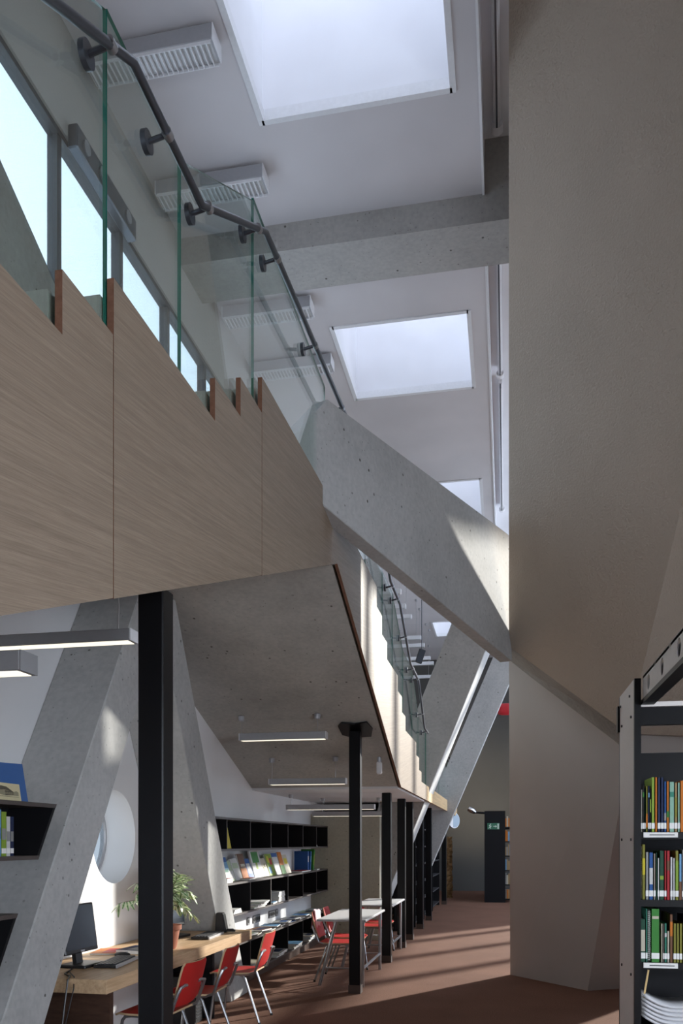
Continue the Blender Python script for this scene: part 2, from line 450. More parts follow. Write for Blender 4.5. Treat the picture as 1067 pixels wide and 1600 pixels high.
struct(holed_plate('ceiling', CEIL, [-3.17, SX0, SX1, -0.2], ysplit(8.4, 27.5), allh, 7.6, 7.66))
for a, b in ((-3.5, 7.8), (8.4, 27.5)):
    struct(MB().box(-0.215, -0.195, a, b, 7.585, 8.1).build('trim_1', LAMPW))
for i, (a, b) in enumerate(SKY_Y):
    t = struct(thing('window_%d' % (i + 1), None, None, (-1.205, (a+b)/2, 7.6)))
    MB().box(SX0 - .05, SX0, a - .05, b + .05, 7.61, 10.2).build('shaft_wall', WELL, t)
    MB().box(SX1, SX1 + .05, a - .05, b + .05, 7.61, 10.2).build('shaft_wall', WELL, t)
    MB().box(SX0, SX1, a - .05, a, 7.61, 10.2).build('shaft_wall', WELL, t)
    MB().box(SX0, SX1, b, b + .05, 7.61, 10.2).build('shaft_wall', WELL, t)
    m = MB(); e = .018
    m.box(SX0 - .03, SX0 + e, a - .03, b + .03, 7.588, 7.68); m.box(SX1 - e, SX1 + .03, a - .03, b + .03, 7.588, 7.68)
    m.box(SX0, SX1, a - .03, a + e, 7.588, 7.68); m.box(SX0, SX1, b - e, b + .03, 7.588, 7.68)
    m.build('frame', LAMPW, t)
    MB().box(SX0, SX1, a, b, 10.18, 10.19).build('pane', TGLASS, t)

bm_ = MB().box(-3.17, 5.0, 7.8, 8.4, 7.335, 8.1).build('ceiling_beam', concrete('grey_beam_concrete', (.40, .385, .365), .85, 1.08, .1))
tag(bm_, 'wide concrete beam crossing the ceiling between the skylights', 'beam')

# ------------------------------------------------------------------ the folded staircase
st = thing('staircase', 'folded concrete staircase with oak side panels rising and falling overhead', 'staircase', (-2.2, 6.2, 1.9))
top1 = [(1.2, 2.72), (1.57, 2.72), (1.57, 2.90), (1.89, 2.90), (1.89, 3.08), (2.21, 3.08), (2.21, 3.27), (2.53, 3.27), (2.53, 3.46),
        (3.50, 3.47), (3.50, 3.66), (3.86, 3.67), (3.86, 3.86), (4.22, 3.87), (4.22, 4.06), (6.02, 4.12)]
top2 = [(6.02, 4.15), (8.19, 4.15), (8.19, 3.95), (8.55, 3.95), (8.55, 3.76), (8.92, 3.76), (8.92, 3.58), (9.83, 3.58), (9.83, 3.40),
        (10.24, 3.40), (10.24, 3.21), (10.6, 3.21), (10.6, 3.03), (11.9, 3.03), (11.9, 2.85), (12.3, 2.85), (12.3, 2.67), (12.65, 2.67),
        (12.65, 2.52), (13.6, 2.52)]
def bot(y):
    if y < 6.22: return 3.73 - .3585 * (6.22 - y)
    if y < 10.15: return 3.73 - .369 * (y - 6.22)
    return 2.28
slab_top = [(y, z - .05) for y, z in top1[:-1]] + [(8.19, 4.08)] + [(y, z - .06) for y, z in top2[2:]]
slab = MB().prism(yz([(1.2, bot(1.2) + .01), (6.22, 3.74), (10.15, 2.29), (13.6, 2.29)] + slab_top[::-1], -1.31), (-1.86, 0, 0)).build('stair_slab', concrete('soffit_concrete', (.44, .42, .385), .78, 1.1, .12), st)
MB().box(-3.168, -1.31, 10.17, 13.6, 2.262, 2.292).build('white_soffit', WHITE, st)
def panel(y0, y1, tops, mat=WPAN):
    t = [p for p in tops if y0 <= p[0] <= y1]
    if y0 == 2.53: t = [p for p in t if not (p[0] == 2.53 and p[1] < 3.4)]
    if y1 == 2.53: t = [p for p in t if not (p[0] == 2.53 and p[1] > 3.4)]
    if y0 == 4.22: t = [p for p in t if not (p[0] == 4.22 and p[1] < 4.0)]
    if y1 == 4.22: t = [p for p in t if not (p[0] == 4.22 and p[1] > 4.0)]
    if y0 == 9.83: t = [p for p in t if not (p[0] == 9.83 and p[1] > 3.5)]
    if y1 == 9.83: t = [p for p in t if not (p[0] == 9.83 and p[1] < 3.5)]
    if y0 == 11.9: t = [p for p in t if not (p[0] == 11.9 and p[1] > 3.0)]
    if y1 == 11.9: t = [p for p in t if not (p[0] == 11.9 and p[1] < 3.0)]
    if t[0][0] > y0 + .01: t = [(y0, t[0][1])] + t
    if t[-1][0] < y1 - .01: t = t + [(y1, t[-1][1])]
    g = .003
    t[0] = (t[0][0] + g, t[0][1]); t[-1] = (t[-1][0] - g, t[-1][1])
    b = [(y0 + g, bot(y0))]
    for k in (6.22, 10.15):
        if y0 < k < y1: b.append((k, bot(k)))
    b.append((y1 - g, bot(y1)))
    return MB().prism(yz(b + t[::-1], -1.262), (-.024, 0, 0), 0, 1).build('side_panel', [mat, WEDGE], st)
for a, b in ((1.2, 2.53), (2.53, 4.22), (4.22, 6.02)): panel(a, b, top1)
for a, b in ((6.02, 8.0), (8.0, 9.83), (9.83, 11.9), (11.9, 13.5)): panel(a, b, top2)
gal = thing('gallery_walkway', 'low gallery walkway with oak fascia continuing beyond the stair', 'walkway', (-2.2, 17.8, 2.3))
MB().box(-3.17, -1.29, 13.62, 22.0, 2.30, 2.5).build('slab', WHITE, gal)
for a, b in ((13.5, 16.3), (16.3, 19.1), (19.1, 22.0)):
    MB().box(-1.286, -1.262, a + .003, b - .003, 2.28, 2.52).build('fascia_board', WFAS, gal)
MB().box(-3.17, -1.262, 22.0, 22.025, 2.28, 2.52).build('fascia_board', WFAS, gal)

# glass balustrades
def pane(pts, parent, x=-1.292):
    return MB().prism(yz(pts, x), (-.012, 0, 0), 0, 1).build('glass_pane', [GLASS, GEDGE], parent)
g1 = thing('glass_balustrade', 'frameless glass balustrade with dark handrail above the near oak panels', 'balustrade', (-1.29, 3.8, 2.6), 'glass balustrades of the stair')
for pts in ([(1.3, 2.65), (2.537, 3.2), (2.537, 4.35), (1.3, 3.63)],
            [(2.545, 3.2), (3.172, 3.3), (3.172, 4.36), (2.545, 4.36)],
            [(3.18, 3.3), (4.162, 3.6), (4.162, 4.95), (3.18, 4.37)],
            [(4.17, 3.7), (5.92, 3.8), (5.92, 4.92), (4.17, 4.97)]): pane(pts, g1)
def rail_z(path, y):
    for (a, za), (b, zb) in zip(path, path[1:]):
        if a <= y <= b: return za + (zb - za) * (y - a) / (b - a)
    return path[-1][1]
def handrail(path, brackets, parent, r=.0155):
    h = MB().tube([(-1.2, y, z) for y, z in path], r, 10).build('handrail', RAILM, parent, smooth=True)
    for y in brackets:
        z = rail_z(path, y)
        m = MB(); m.tube([(-1.2, y, z), (-1.275, y, z - .015)], .010, 8)
        m.tube([(-1.272, y, z - .015), (-1.291, y, z - .015)], .040, 16)
        m.build('bracket', RAILM, h, smooth=True)
        MB().tube([(-1.2, y - .016, z - .0), (-1.2, y + .016, z)], .019, 10).build('sleeve', STEEL, h, smooth=True)
    return h
handrail([(1.2, 3.38), (2.044, 3.874), (2.545, 4.167), (3.171, 4.169), (4.079, 4.714), (6.23, 4.86)], (1.7, 2.386, 2.83, 3.25, 3.95, 4.3, 5.2, 6.1), g1)
g2 = thing('glass_balustrade', 'stepped glass balustrade with bent dark handrail on the falling flight beyond', 'balustrade', (-1.29, 9.9, 2.5), 'glass balustrades of the stair')
for pts in ([(6.3, 3.9), (7.69, 3.9), (7.69, 4.97), (6.3, 4.97)],
            [(7.7, 3.9), (8.79, 3.6), (8.79, 4.52), (7.7, 4.97)],
            [(8.80, 3.4), (9.59, 3.4), (9.59, 4.5), (8.80, 4.5)],
            [(9.60, 3.3), (10.59, 2.95), (10.59, 4.05), (9.60, 4.5)],
            [(10.6, 2.9), (11.64, 2.9), (11.64, 4.03), (10.6, 4.05)],
            [(11.65, 2.8), (12.49, 2.5), (12.49, 3.5), (11.65, 4.03)],
            [(12.5, 2.4), (13.55, 2.4), (13.55, 3.45), (12.5, 3.5)]): pane(pts, g2)
handrail([(6.45, 4.86), (7.75, 4.86), (8.75, 4.37), (9.55, 4.35), (10.6, 3.89), (11.63, 3.86), (12.47, 3.31), (13.05, 3.31)],
         (7.0, 8.1, 8.9, 9.35, 10.1, 10.9, 11.5, 12.2, 12.85), g2)
g3 = thing('glass_balustrade', 'plain low glass balustrade along the oak-edged gallery', 'balustrade', (-1.29, 17.8, 2.4), 'glass balustrades of the stair')
for a, b in ((13.7, 16.4), (16.42, 19.2), (19.22, 21.95)): pane([(a, 2.4), (b, 2.4), (b, 3.4), (a, 3.4)], g3)

# ------------------------------------------------------------------ leaning concrete legs
def leg_yz(name, pts, label, mat=CONC_L, x0=-2.7, x1=-3.17, back=CONC):
    o = MB().prism(yz(pts, x0), (x1 - x0, 0, 0)).build(name, mat, bevel=.008)
    return tag(o, label, 'pillar', 'leaning concrete legs')
leg_yz('leaning_pillar', [(3.72, 0), (4.21, 0), (6.40, 3.62), (5.93, 3.62)], 'leaning concrete leg rising away to the right beside the wall shelf with the blue folder')
leg_yz('leaning_pillar', [(7.97, 0), (8.51, 0), (6.53, 3.62), (6.10, 3.62)], 'leaning concrete leg at the far end of the desk, tilting towards the black post')
def leg_xz(name, y0, y1, zr, right, slope, width, label):
    pts = [(right + slope*z - (width if s_ else 0), y0, z) for z, s_ in ((0, 1), (0, 0), (zr, 0), (zr, 1))]
    o = MB().prism(pts, (0, y1 - y0, 0)).build(name, CONC_L, bevel=.01)
    return tag(o, label, 'pillar', 'leaning concrete legs')
leg_xz('leaning_pillar', 13.9, 14.7, 6.4, -2.247, .404, .755, 'leaning concrete leg with a sunlit edge crossing in front of the oak gallery')
leg_xz('leaning_pillar', 18.3, 18.5, 6.4, -2.06, .425, .60, 'leaning concrete leg behind the sunlit one, beyond the gallery')

# concrete parapet from the stair landing to the pier
m = MB()
m.prism([(-1.30, 5.615, 3.99), (.062, 8.925, 3.507), (.029, 8.845, 4.81), (-1.239, 5.764, 4.745), (-1.391, 5.394, 4.33), (-1.391, 5.394, 4.02)], (-.125, .052, 0))
pp = m.build('concrete_parapet', CONC_L, bevel=.006)
tag(pp, 'pale pitted concrete parapet sloping from the stair landing to the plaster pier', 'parapet')

# plaster pier: overhanging upper block on a narrower lower block
pr = thing('plaster_pier', 'large leaning plaster pier with a diagonal concrete ledge', 'pier', (0.6, 9.5, 0))
VP = Vector((1.15, .62, 0))
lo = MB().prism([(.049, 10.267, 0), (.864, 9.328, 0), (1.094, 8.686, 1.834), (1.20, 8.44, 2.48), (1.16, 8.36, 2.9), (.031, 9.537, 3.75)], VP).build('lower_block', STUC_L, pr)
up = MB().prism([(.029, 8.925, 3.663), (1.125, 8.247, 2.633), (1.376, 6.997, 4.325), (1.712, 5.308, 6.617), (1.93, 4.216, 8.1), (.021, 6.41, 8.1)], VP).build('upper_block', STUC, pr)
# the concrete band that carries the upper block
bd = MB().prism([(.030, 8.93, 3.67), (1.125, 8.25, 2.64), (1.19, 8.46, 2.43), (.031, 9.545, 3.655)], (.06, .03, .09)).build('concrete_ledge', CONC, pr)

# ------------------------------------------------------------------ black steel posts
def post(x, y, h, label, plate=True, r=.06):
    t = thing('steel_post', label, 'post', (x, y, 0), 'black steel posts')
    MB().box(x - r, x + r, y - r, y + r, 0, h).build('shaft', BLACK, t, bevel=.006)
    MB().box(x - r - .006, x + r + .006, y - r - .006, y + r + .006, 0, .09).build('foot_trim', RUBBER, t)
    return t
p0 = post(-1.55, 3.52, 2.742, 'tall black steel post nearest the viewer, standing before the desk')
p1 = post(-1.575, 8.73, 2.785, 'black steel post with a ragged top plate standing before the first white table')
m = MB()
pl = [(-.17, -.10), (-.12, -.17), (.02, -.14), (.15, -.17), (.19, -.03), (.15, .13), (-.05, .15), (-.16, .08)]
m.prism([(-1.575 + a, 8.73 + b, 2.80 - .369 * b - .012) for a, b in pl], (0, 0, .014)).build('top_plate', BLACK, p1)
post(-1.565, 11.04, 2.262, 'black steel post between the two white tables')
post(-1.56, 12.60, 2.262, 'black steel post at the far corner of the second white table')
post(-1.56, 13.66, 2.30, 'black steel post just beyond the second white table, beside the sunlit leg')
post(-1.56, 15.38, 2.30, 'black steel post at the near end of the dark bookcases')
post(-1.55, 17.05, 2.30, 'black steel post in the middle of the dark bookcases')
post(-1.56, 21.46, 2.30, 'black steel post at the far end of the gallery')

# end wall under the gallery with a dark slot
ew = struct(MB().box(-3.17, -2.02, 13.42, 13.6, 0, 2.06).build('wall_end', concrete('yellowish_concrete', (.50, .48, .39), .85, 1.08, .12)))
MB().box(-3.17, -3.12, 13.42, 13.6, 2.06, 2.27).build('jamb', WHITE, ew)
MB().box(-3.16, -1.7, 14.3, 14.34, 1.9, 2.28).build('slot_back', BLACKW, ew)

# ------------------------------------------------------------------ lamps
def bar_lamp(name, label, x0, x1, y, z, h, d, hang, group, cat='lamp', body=ALU, glow=True, gap=.12, louvre=GLOW, capm=None):
    t = thing(name, label, cat, ((x0 + x1) / 2, y, z), group)
    MB().box(x0, x1, y - d/2, y + d/2, z, z + h).build('housing', body, t, bevel=.004)
    MB().box(x0 + .015, x1 - .015, y - d/2 + .012, y + d/2 - .012, z - .002, z + .001).build('louvre', louvre, t)
    for x in (x0 - .006, x1): MB().box(x, x + .006, y - d/2, y + d/2, z, z + h).build('end_cap', capm or LAMPW, t)
    if hang:
        for x, hz in hang:
            MB().tube([(x, y, z + h), (x + .005, y, (z + h + hz) / 2), (x, y, hz)], .004, 5).build('wire', WIRE, t)
            MB().lathe([(.03, -.05), (.034, -.02), (.034, 0)], (x, y, hz), 12).build('ceiling_rose', ALU, t)
    return t
def hangs(x0, x1, y): return [(x0 + .06, bot(y) + .01), (x1 - .10, bot(y) + .01)]
bar_lamp('pendant_lamp', 'long grey pendant lamp under the near stair, beside the black post', -3.1, -1.93, 4.1, 2.665, .062, .10, [(-2.95, bot(4.1) + .01), (-2.02, bot(4.1) + .01)], 'pendant bar lamps downstairs', body=ALUD)
bar_lamp('pendant_lamp', 'short dark end of a pendant lamp at the left edge, nearest the viewer', -3.0, -1.85, 2.98, 2.275, .08, .12, [(-2.6, bot(2.98) + .01), (-2.0, bot(2.98) + .01)], 'pendant bar lamps downstairs', body=ALUD, capm=ALUD)
bar_lamp('pendant_lamp', 'lit pendant bar lamp highest under the concrete stair soffit', -2.745, -1.82, 8.4, 2.67, .075, .10, [(-2.737, 2.93), (-1.916, 2.93)], 'pendant bar lamps downstairs')
bar_lamp('pendant_lamp', 'lit pendant bar lamp just above the fold in the concrete stair soffit', -2.70, -1.80, 9.36, 2.27, .07, .10, [(-2.68, 2.58), (-1.922, 2.58)], 'pendant bar lamps downstairs')
bar_lamp('pendant_lamp', 'pendant bar lamp under the flat white soffit in front of the dark slot', -2.99, -1.757, 11.2, 2.05, .07, .10, [(-2.93, 2.265), (-2.0, 2.265)], 'pendant bar lamps downstairs')
bar_lamp('pendant_lamp', 'rear pendant bar lamp under the flat white soffit, lower of the last two', -2.85, -1.79, 12.2, 1.99, .07, .10, [(-2.7, 2.265), (-1.85, 2.265)], 'pendant bar lamps downstairs')
nm = ['nearest the photographer', 'second from the viewer', 'third from the viewer', 'fourth from the viewer']
for k, (y, l) in enumerate(((5.85, 'beside the large near skylight'), (7.13, 'just before the concrete ceiling beam'), (8.93, 'just beyond the concrete ceiling beam'), (10.03, 'beside the second skylight'))):
    cl = bar_lamp('ceiling_lamp', 'grey louvred lamp fixed to the ceiling ' + l, -3.1, -2.1, y, 7.45, .12, .2, None, 'louvred lamps on the ceiling', louvre=LOUV, body=ALU)
    for q in range(24): MB().box(-3.08 + q * .0405, -3.075 + q * .0405, y - .09, y + .09, 7.425, 7.45).build('slat', LAMPW, cl)
    for yy in (y - .095, y + .09): MB().box(-3.09, -2.11, yy, yy + .005, 7.425, 7.45).build('louvre_side', LAMPW, cl)
def tube_lamp(y0, y1, label):
    t = thing('tube_lamp', label, 'lamp', (-.08, (y0+y1)/2, 7.95), 'long tube lamps on the ceiling')
    MB().box(-.11, -.05, y0, y1, 7.99, 8.1).build('housing', LAMPW, t, bevel=.01)
    MB().tube([(-.08, y0 + .06, 7.965), (-.08, y1 - .06, 7.965)], .016, 8).build('tube', LAMPW, t, smooth=True)
    m = MB(); m.tube([(-.08, y1 - .08, 7.99), (-.08, y1 - .02, 7.98), (-.08, y1 + .03, 7.985)], [.05, .055, .025], 14).build('end_cap', LAMPW, t, smooth=True)
    MB().box(-.088, -.072, y0, y1 - .08, 7.944, 7.99).build('slot', RAILM, t)
tube_lamp(3.2, 7.6, 'long white tube lamp with rounded end before the ceiling beam')
tube_lamp(8.7, 11.6, 'long white tube lamp just beyond the ceiling beam')
tube_lamp(11.8, 16.3, 'farthest long white tube lamp on the ceiling by the pier')
for k, (x1, y, l) in enumerate(((-2.081, 16.67, 'first of the upper pendants, nearest the parapet'), (-2.111, 17.73, 'second of the upper pendants'), (-2.08, 18.56, 'third of the upper pendants'),
      (-2.06, 20.53, 'fourth of the upper pendants, with long wires'), (-2.055, 21.35, 'fifth of the upper pendants'), (-2.04, 22.87, 'sixth of the upper pendants'), (-2.01, 23.54, 'seventh of the upper pendants'), (-2.2, 25.44, 'last and farthest of the upper pendants'))):
    bar_lamp('upper_pendant_lamp', 'white hanging bar lamp upstairs, ' + l, x1 - 1.1, x1, y, 6.6, .09, .12, [(x1 - .95, 7.6), (x1 - .12, 7.6)], 'white pendant lamps upstairs', body=LAMPW, louvre=LOUV)

# ------------------------------------------------------------------ long black wall shelving (left, beyond the desk)
FX, BX = -2.88, -3.165
def shelf_case(name, label, z0, z1, y0, y1, divs, plinth=0.0, y0top=None):
    t = thing(name, label, 'shelf', ((FX + BX) / 2, (y0 + y1) / 2, z0), 'black open wall shelves')
    th = .022
    MB().box(BX, FX, y0, y1, z1 - th, z1).build('top_board', [EDGE], t)
    MB().box(BX, FX, y0, y1, z0 + plinth, z0 + plinth + th).build('bottom_board', [EDGE], t)
    MB().box(BX, BX + .008, y0, y1, z0 + plinth + th, z1 - th).build('back_board', BLACKW, t)
    for y in [y0 + th/2] + divs + [y1 - th/2]:
        m = MB(); m.box(BX, FX - .003, y - th/2, y + th/2, z0 + plinth + th, z1 - th)
        m.build('divider', BLACKW, t)
        MB().box(FX - .003, FX - .001, y - th/2 + .004, y + th/2 - .004, z0 + plinth + th, z1 - th).build('divider_edge', EDGE, t)
    if plinth: MB().box(BX, FX - .03, y0, y1, z0, z0 + plinth).build('plinth', DBROWN, t)
    return t
D = [8.36, 9.18, 10.03, 10.86, 11.70, 12.58]
shelf_case('wall_shelf', 'uppermost long black wall shelf, holding a yellow book', 1.51, 1.865, 7.62, 13.405, D)
shelf_case('wall_shelf', 'middle long black wall shelf with picture books standing on top', .80, 1.165, 8.0, 13.405, D[1:])
shelf_case('wall_shelf', 'lowest long black shelf on the floor, magazines lying on top', 0.0, .49, 8.42, 13.4, D[1:], .10)

COLS = {}
def cm(name, col, rough=.55):
    return plain('cover_' + name, tuple(c * .72 for c in col), rough, 0, .3)
C = dict(blue=(.03,.13,.42), sky=(.22,.47,.75), navy=(.015,.03,.10), green=(.06,.30,.05), lime=(.33,.50,.06), dgreen=(.015,.09,.05), teal=(.05,.30,.20),
         mint=(.35,.62,.47), orange=(.75,.22,.02), red=(.55,.03,.04), cream=(.72,.66,.52), white=(.82,.82,.80), grey=(.38,.38,.37), black=(.02,.02,.022),
         brown=(.22,.10,.05), olive=(.30,.28,.04), yellow=(.85,.70,.04), taupe=(.32,.27,.22), pgreen=(.60,.72,.50), pink=(.75,.35,.40), tan=(.45,.30,.14))
def M(c): return cm(c, C[c])

def facing_book(y0, y1, zb, h, cover, label, motif=None, lean=.09, x=-3.0, thick=.018, group='picture books on the middle shelf'):
    """a book standing with its cover towards the room, leaning back on the wall"""
    t = thing('display_book', label, 'book', (x, (y0 + y1) / 2, zb), group)
    a = math.atan2(lean, h); R = Matrix.Rotation(-a, 3, 'Y')
    w_ = y1 - y0; yc = (y0 + y1) / 2
    MB().obox(Vector((x, yc, zb)) + R @ Vector((0, 0, h/2)), (thick - .004, w_ - .006, h - .006), R).build('pages', PAPER, t)
    for s_ in (-1, 1):
        MB().obox(Vector((x, yc, zb)) + R @ Vector((s_ * thick / 2, 0, h/2)), (.003, w_, h), R).build('cover', M(cover), t)
    for (a0, a1, b0, b1, c) in motif or []:
        MB().obox(Vector((x, yc, zb)) + R @ Vector((thick/2 + .0018, (a0 + a1)/2 * w_ - w_/2, (b0 + b1)/2 * h)), (.001, (a1 - a0) * w_, (b1 - b0) * h), R).build('print', M(c), t)
    return t
ZT = 1.166
FB = [
 (8.40, 8.55, .27, 'blue', 'dark blue narrow brochure at the left end of the middle shelf', [(.3,.7,.1,.9,'sky')]),
 (8.56, 8.86, .28, 'sky', 'blue and white cover with a lake picture on the middle shelf', [(0,1,.0,.45,'white'),(.1,.9,.38,.5,'teal'),(0,1,.8,1,'blue')]),
 (8.84, 9.02, .24, 'pgreen', 'pale green slim book beside the lake cover', [(.2,.8,.1,.5,'white')]),
 (9.00, 9.24, .26, 'white', 'white and pale green cover in front of the first divider', [(.1,.9,.55,.8,'pgreen')]),
 (9.26, 9.48, .31, 'brown', 'tall brown and orange cover on the middle shelf', [(0,1,0,.42,'orange'),(.15,.85,.5,.6,'cream')]),
 (9.50, 9.70, .25, 'blue', 'blue book with white picture beside the brown and orange cover', [(.2,.85,.25,.75,'white')]),
 (9.72, 10.10, .34, 'white', 'large white cover with a green tree on the middle shelf', [(.15,.85,.55,.95,'green'),(.4,.6,.3,.55,'lime')]),
 (10.12, 10.36, .24, 'cream', 'cream cover with small leaves right of the green tree cover', [(.3,.45,.3,.5,'olive'),(.6,.75,.5,.7,'olive')]),
 (10.38, 10.66, .29, 'lime', 'bright green cover with colourful patches on the middle shelf', [(.1,.5,.1,.4,'sky'),(.5,.9,.5,.8,'red'),(.2,.5,.6,.9,'yellow')]),
 (10.68, 10.94, .30, 'white', 'white cover with a blue top edge on the middle shelf', [(0,1,.82,1,'blue')]),
 (10.98, 11.18, .31, 'orange', 'orange and green cover leaning right of the blue-topped one', [(0,1,0,.4,'green')]),
 (11.20, 11.46, .27, 'cream', 'cream yellow cover, last before the gap on the middle shelf', [(.2,.8,.5,.8,'yellow')]),
]
for y0, y1, h, c, l, mo in FB: facing_book(y0, y1, ZT, h, c, l, mo)

def spine_book(x0, x1, y0, y1, z, h, col, label, axis='Y', lean=0.0, lab=True, group=None, name='book', band=None, cat='book'):
    """an upright book; axis 'Y' means its spine looks towards -Y, 'X' its spine looks towards +X"""
    t = thing(name, label, cat, ((x0+x1)/2, (y0+y1)/2, z), group)
    c = Vector(((x0+x1)/2, (y0+y1)/2, z))
    if axis == 'Y': R = Matrix.Rotation(lean, 3, 'Y'); tw = x1 - x0; dp = y1 - y0
    else: R = Matrix.Rotation(lean, 3, 'X'); tw = y1 - y0; dp = x1 - x0
    def ob(cx, cz, sx, depth, sz, off, nm, mt):
        if axis == 'Y': MB().obox(c + R @ Vector((cx, off, cz)), (sx, depth, sz), R).build(nm, mt, t)
        else: MB().obox(c + R @ Vector((off, cx, cz)), (depth, sx, sz), R).build(nm, mt, t)
    sg = -1 if axis == 'Y' else 1
    ob(0, h/2, max(tw - .004, .003), dp - .006, h - .008, -sg * .003, 'pages', PAPER)
    ob(-tw/2 + .001, h/2, .002, dp, h, 0, 'cover', M(col)); ob(tw/2 - .001, h/2, .002, dp, h, 0, 'cover', M(col))
    ob(0, h/2, tw, .003, h, sg * (dp/2 - .0015), 'spine', M(col))
    if lab: ob(0, .03, tw * .96, .001, .028, sg * (dp/2 + .0006), 'shelf_mark', PAPER)
    if band: ob(0, h * band[1], tw * .8, .001, h * band[2], sg * (dp/2 + .0006), 'spine_print', M(band[0]))
    return t
spine_book(-3.14, -2.93, 12.20, 12.26, ZT, .30, 'blue', 'dark blue binder near the far end of the middle shelf', 'X', 0, False, 'binders on the middle shelf', 'binder', ('white', .6, .3), 'binder')
spine_book(-3.14, -2.93, 12.34, 12.40, ZT, .30, 'blue', 'blue binder leaning between the dark blue and green ones', 'X', -.18, False, 'binders on the middle shelf', 'binder', ('sky', .6, .3), 'binder')
spine_book(-3.14, -2.93, 12.54, 12.60, ZT, .33, 'green', 'green binder leaning at the far end of the middle shelf', 'X', -.26, False, 'binders on the middle shelf', 'binder', ('lime', .5, .5), 'binder')
# books in the uppermost shelf
ZU = 1.533
facing_book(8.40, 8.70, ZU, .25, 'yellow', 'bright yellow book in the uppermost shelf', [(.25,.55,.6,.7,'black')], .05, -2.96, .02, 'books in the uppermost shelf')
facing_book(9.21, 9.36, ZU, .24, 'white', 'white and blue book in the uppermost shelf right of the yellow one', [(.0,.6,.3,.7,'blue'),(.1,.5,.8,.9,'red')], .05, -2.95, .02, 'books in the uppermost shelf')
facing_book(10.06, 10.16, ZU, .18, 'sky', 'thin pale blue booklet in the uppermost shelf', [(.2,.9,0,.3,'pink')], .05, -2.92, .012, 'books in the uppermost shelf')
facing_book(10.89, 10.98, ZU, .22, 'cream', 'thin cream booklet in the uppermost shelf', [(.3,.9,.5,.7,'orange')], .05, -2.92, .012, 'books in the uppermost shelf')
facing_book(12.61, 12.78, ZU, .22, 'white', 'thin white booklet in the last bay of the uppermost shelf', [], .09, -2.92, .012, 'books in the uppermost shelf')

def flat_mag(x, y, z, sx, sy, th, rot, col, label, group, motif=None, name='magazine', cat='magazine'):
    t = thing(name, label, cat, (x, y, z), group)
    R = Matrix.Rotation(rot, 3, 'Z')
    MB().obox((x, y, z + th/2), (sx - .004, sy - .004, max(th - .002, .002)), R).build('pages', PAPER, t)
    MB().obox((x, y, z + th), (sx, sy, .0015), R).build('cover', M(col), t)
    if motif: MB().obox(Vector((x, y, z + th + .0012)) + R @ Vector((sx*.1, 0, 0)), (sx*.45, sy*.8, .0008), R).build('print', M(motif), t)
    return t
rr = random.Random(3)
lowc = ['white', 'pgreen', 'sky', 'white', 'cream', 'brown', 'white', 'sky', 'grey', 'white', 'blue', 'white', 'cream', 'sky', 'white', 'pgreen', 'navy', 'white']
ords = ['first', 'second', 'third', 'fourth', 'fifth', 'sixth', 'seventh', 'eighth', 'ninth', 'tenth', 'eleventh', 'twelfth', 'thirteenth', 'fourteenth', 'fifteenth', 'sixteenth', 'seventeenth', 'eighteenth', 'nineteenth', 'twentieth', 'twenty-first', 'twenty-second', 'twenty-third', 'twenty-fourth', 'twenty-fifth', 'twenty-sixth', 'twenty-seventh', 'twenty-eighth', 'twenty-ninth', 'thirtieth']
y = 8.62
for k, c in enumerate(lowc):
    th = rr.uniform(.006, .02)
    flat_mag(-3.015 + rr.uniform(-.02, .02), y, .491 + (.0 if k % 2 == 0 else .022), .22, .30, th, rr.uniform(-.15, .15), c,
             '%s magazine lying on the lowest shelf, %s from the desk' % ({'pgreen': 'pale green', 'sky': 'pale blue', 'navy': 'dark blue'}.get(c, c), ords[k]), 'magazines on the lowest shelf',
             rr.choice(['blue', 'green', 'red', 'grey', 'navy', None]))
    y += .262
flat_mag(-2.98, 9.32, ZT, .16, .34, .02, .1, 'orange', 'orange book lying flat before the white covers on the middle shelf', 'flat items on the middle shelf', None, 'book', 'book')
flat_mag(-2.96, 8.52, ZT, .12, .18, .05, 0, 'red', 'small red box at the near end of the middle shelf', 'flat items on the middle shelf', None, 'box', 'box')
flat_mag(-2.99, 11.95, ZT, .20, .55, .018, 0, 'red', 'long red folder lying flat right of the cream yellow cover', 'flat items on the middle shelf', None, 'folder', 'folder')
flat_mag(-2.99, 12.75, ZT, .20, .34, .015, .1, 'white', 'white pamphlet lying flat at the far end of the middle shelf', 'flat items on the middle shelf', 'navy', 'pamphlet', 'pamphlet')
ZM = .823
for k in range(3): flat_mag(-2.99, 8.72, ZM + k*.016, .22, .30, .015, .05*k, 'white', 'white book lying in the first bay of the middle shelf, %s from below' % ords[k], 'white books in the first bay', None, 'book', 'book')
spine_book(-3.13, -2.92, 9.215, 9.25, ZM, .27, 'white', 'tall white folder standing in the second bay of the middle shelf', 'X', 0, False, None, 'folder', None, 'folder')
for k in range(4): flat_mag(-2.99 + .01*k, 9.55 + .06*k, ZM + k*.017, .23, .38, .016, .06*(k-1), ['pgreen', 'white', 'cream', 'white'][k], '%s magazine in the second bay of the middle shelf, %s from below' % (['pale green', 'white', 'cream', 'white'][k], ords[k]), 'magazines in the second bay', ['red', 'navy', 'green', None][k])
for k in range(6): flat_mag(-3.0, 10.62, ZM + k*.022, .20, .30, .021, .03*(k % 3 - 1), ['cream', 'white', 'pgreen', 'white', 'cream', 'white'][k], '%s book in the tall pile of the third bay, %s from below' % (['cream', 'white', 'pale green', 'white', 'cream', 'white'][k], ords[k]), 'pile of books in the third bay', None, 'book', 'book')
flat_mag(-2.99, 10.22, ZM, .22, .30, .02, .1, 'sky', 'pale blue magazine lying beside the tall pile in the third bay', 'magazines in the third bay', 'navy')
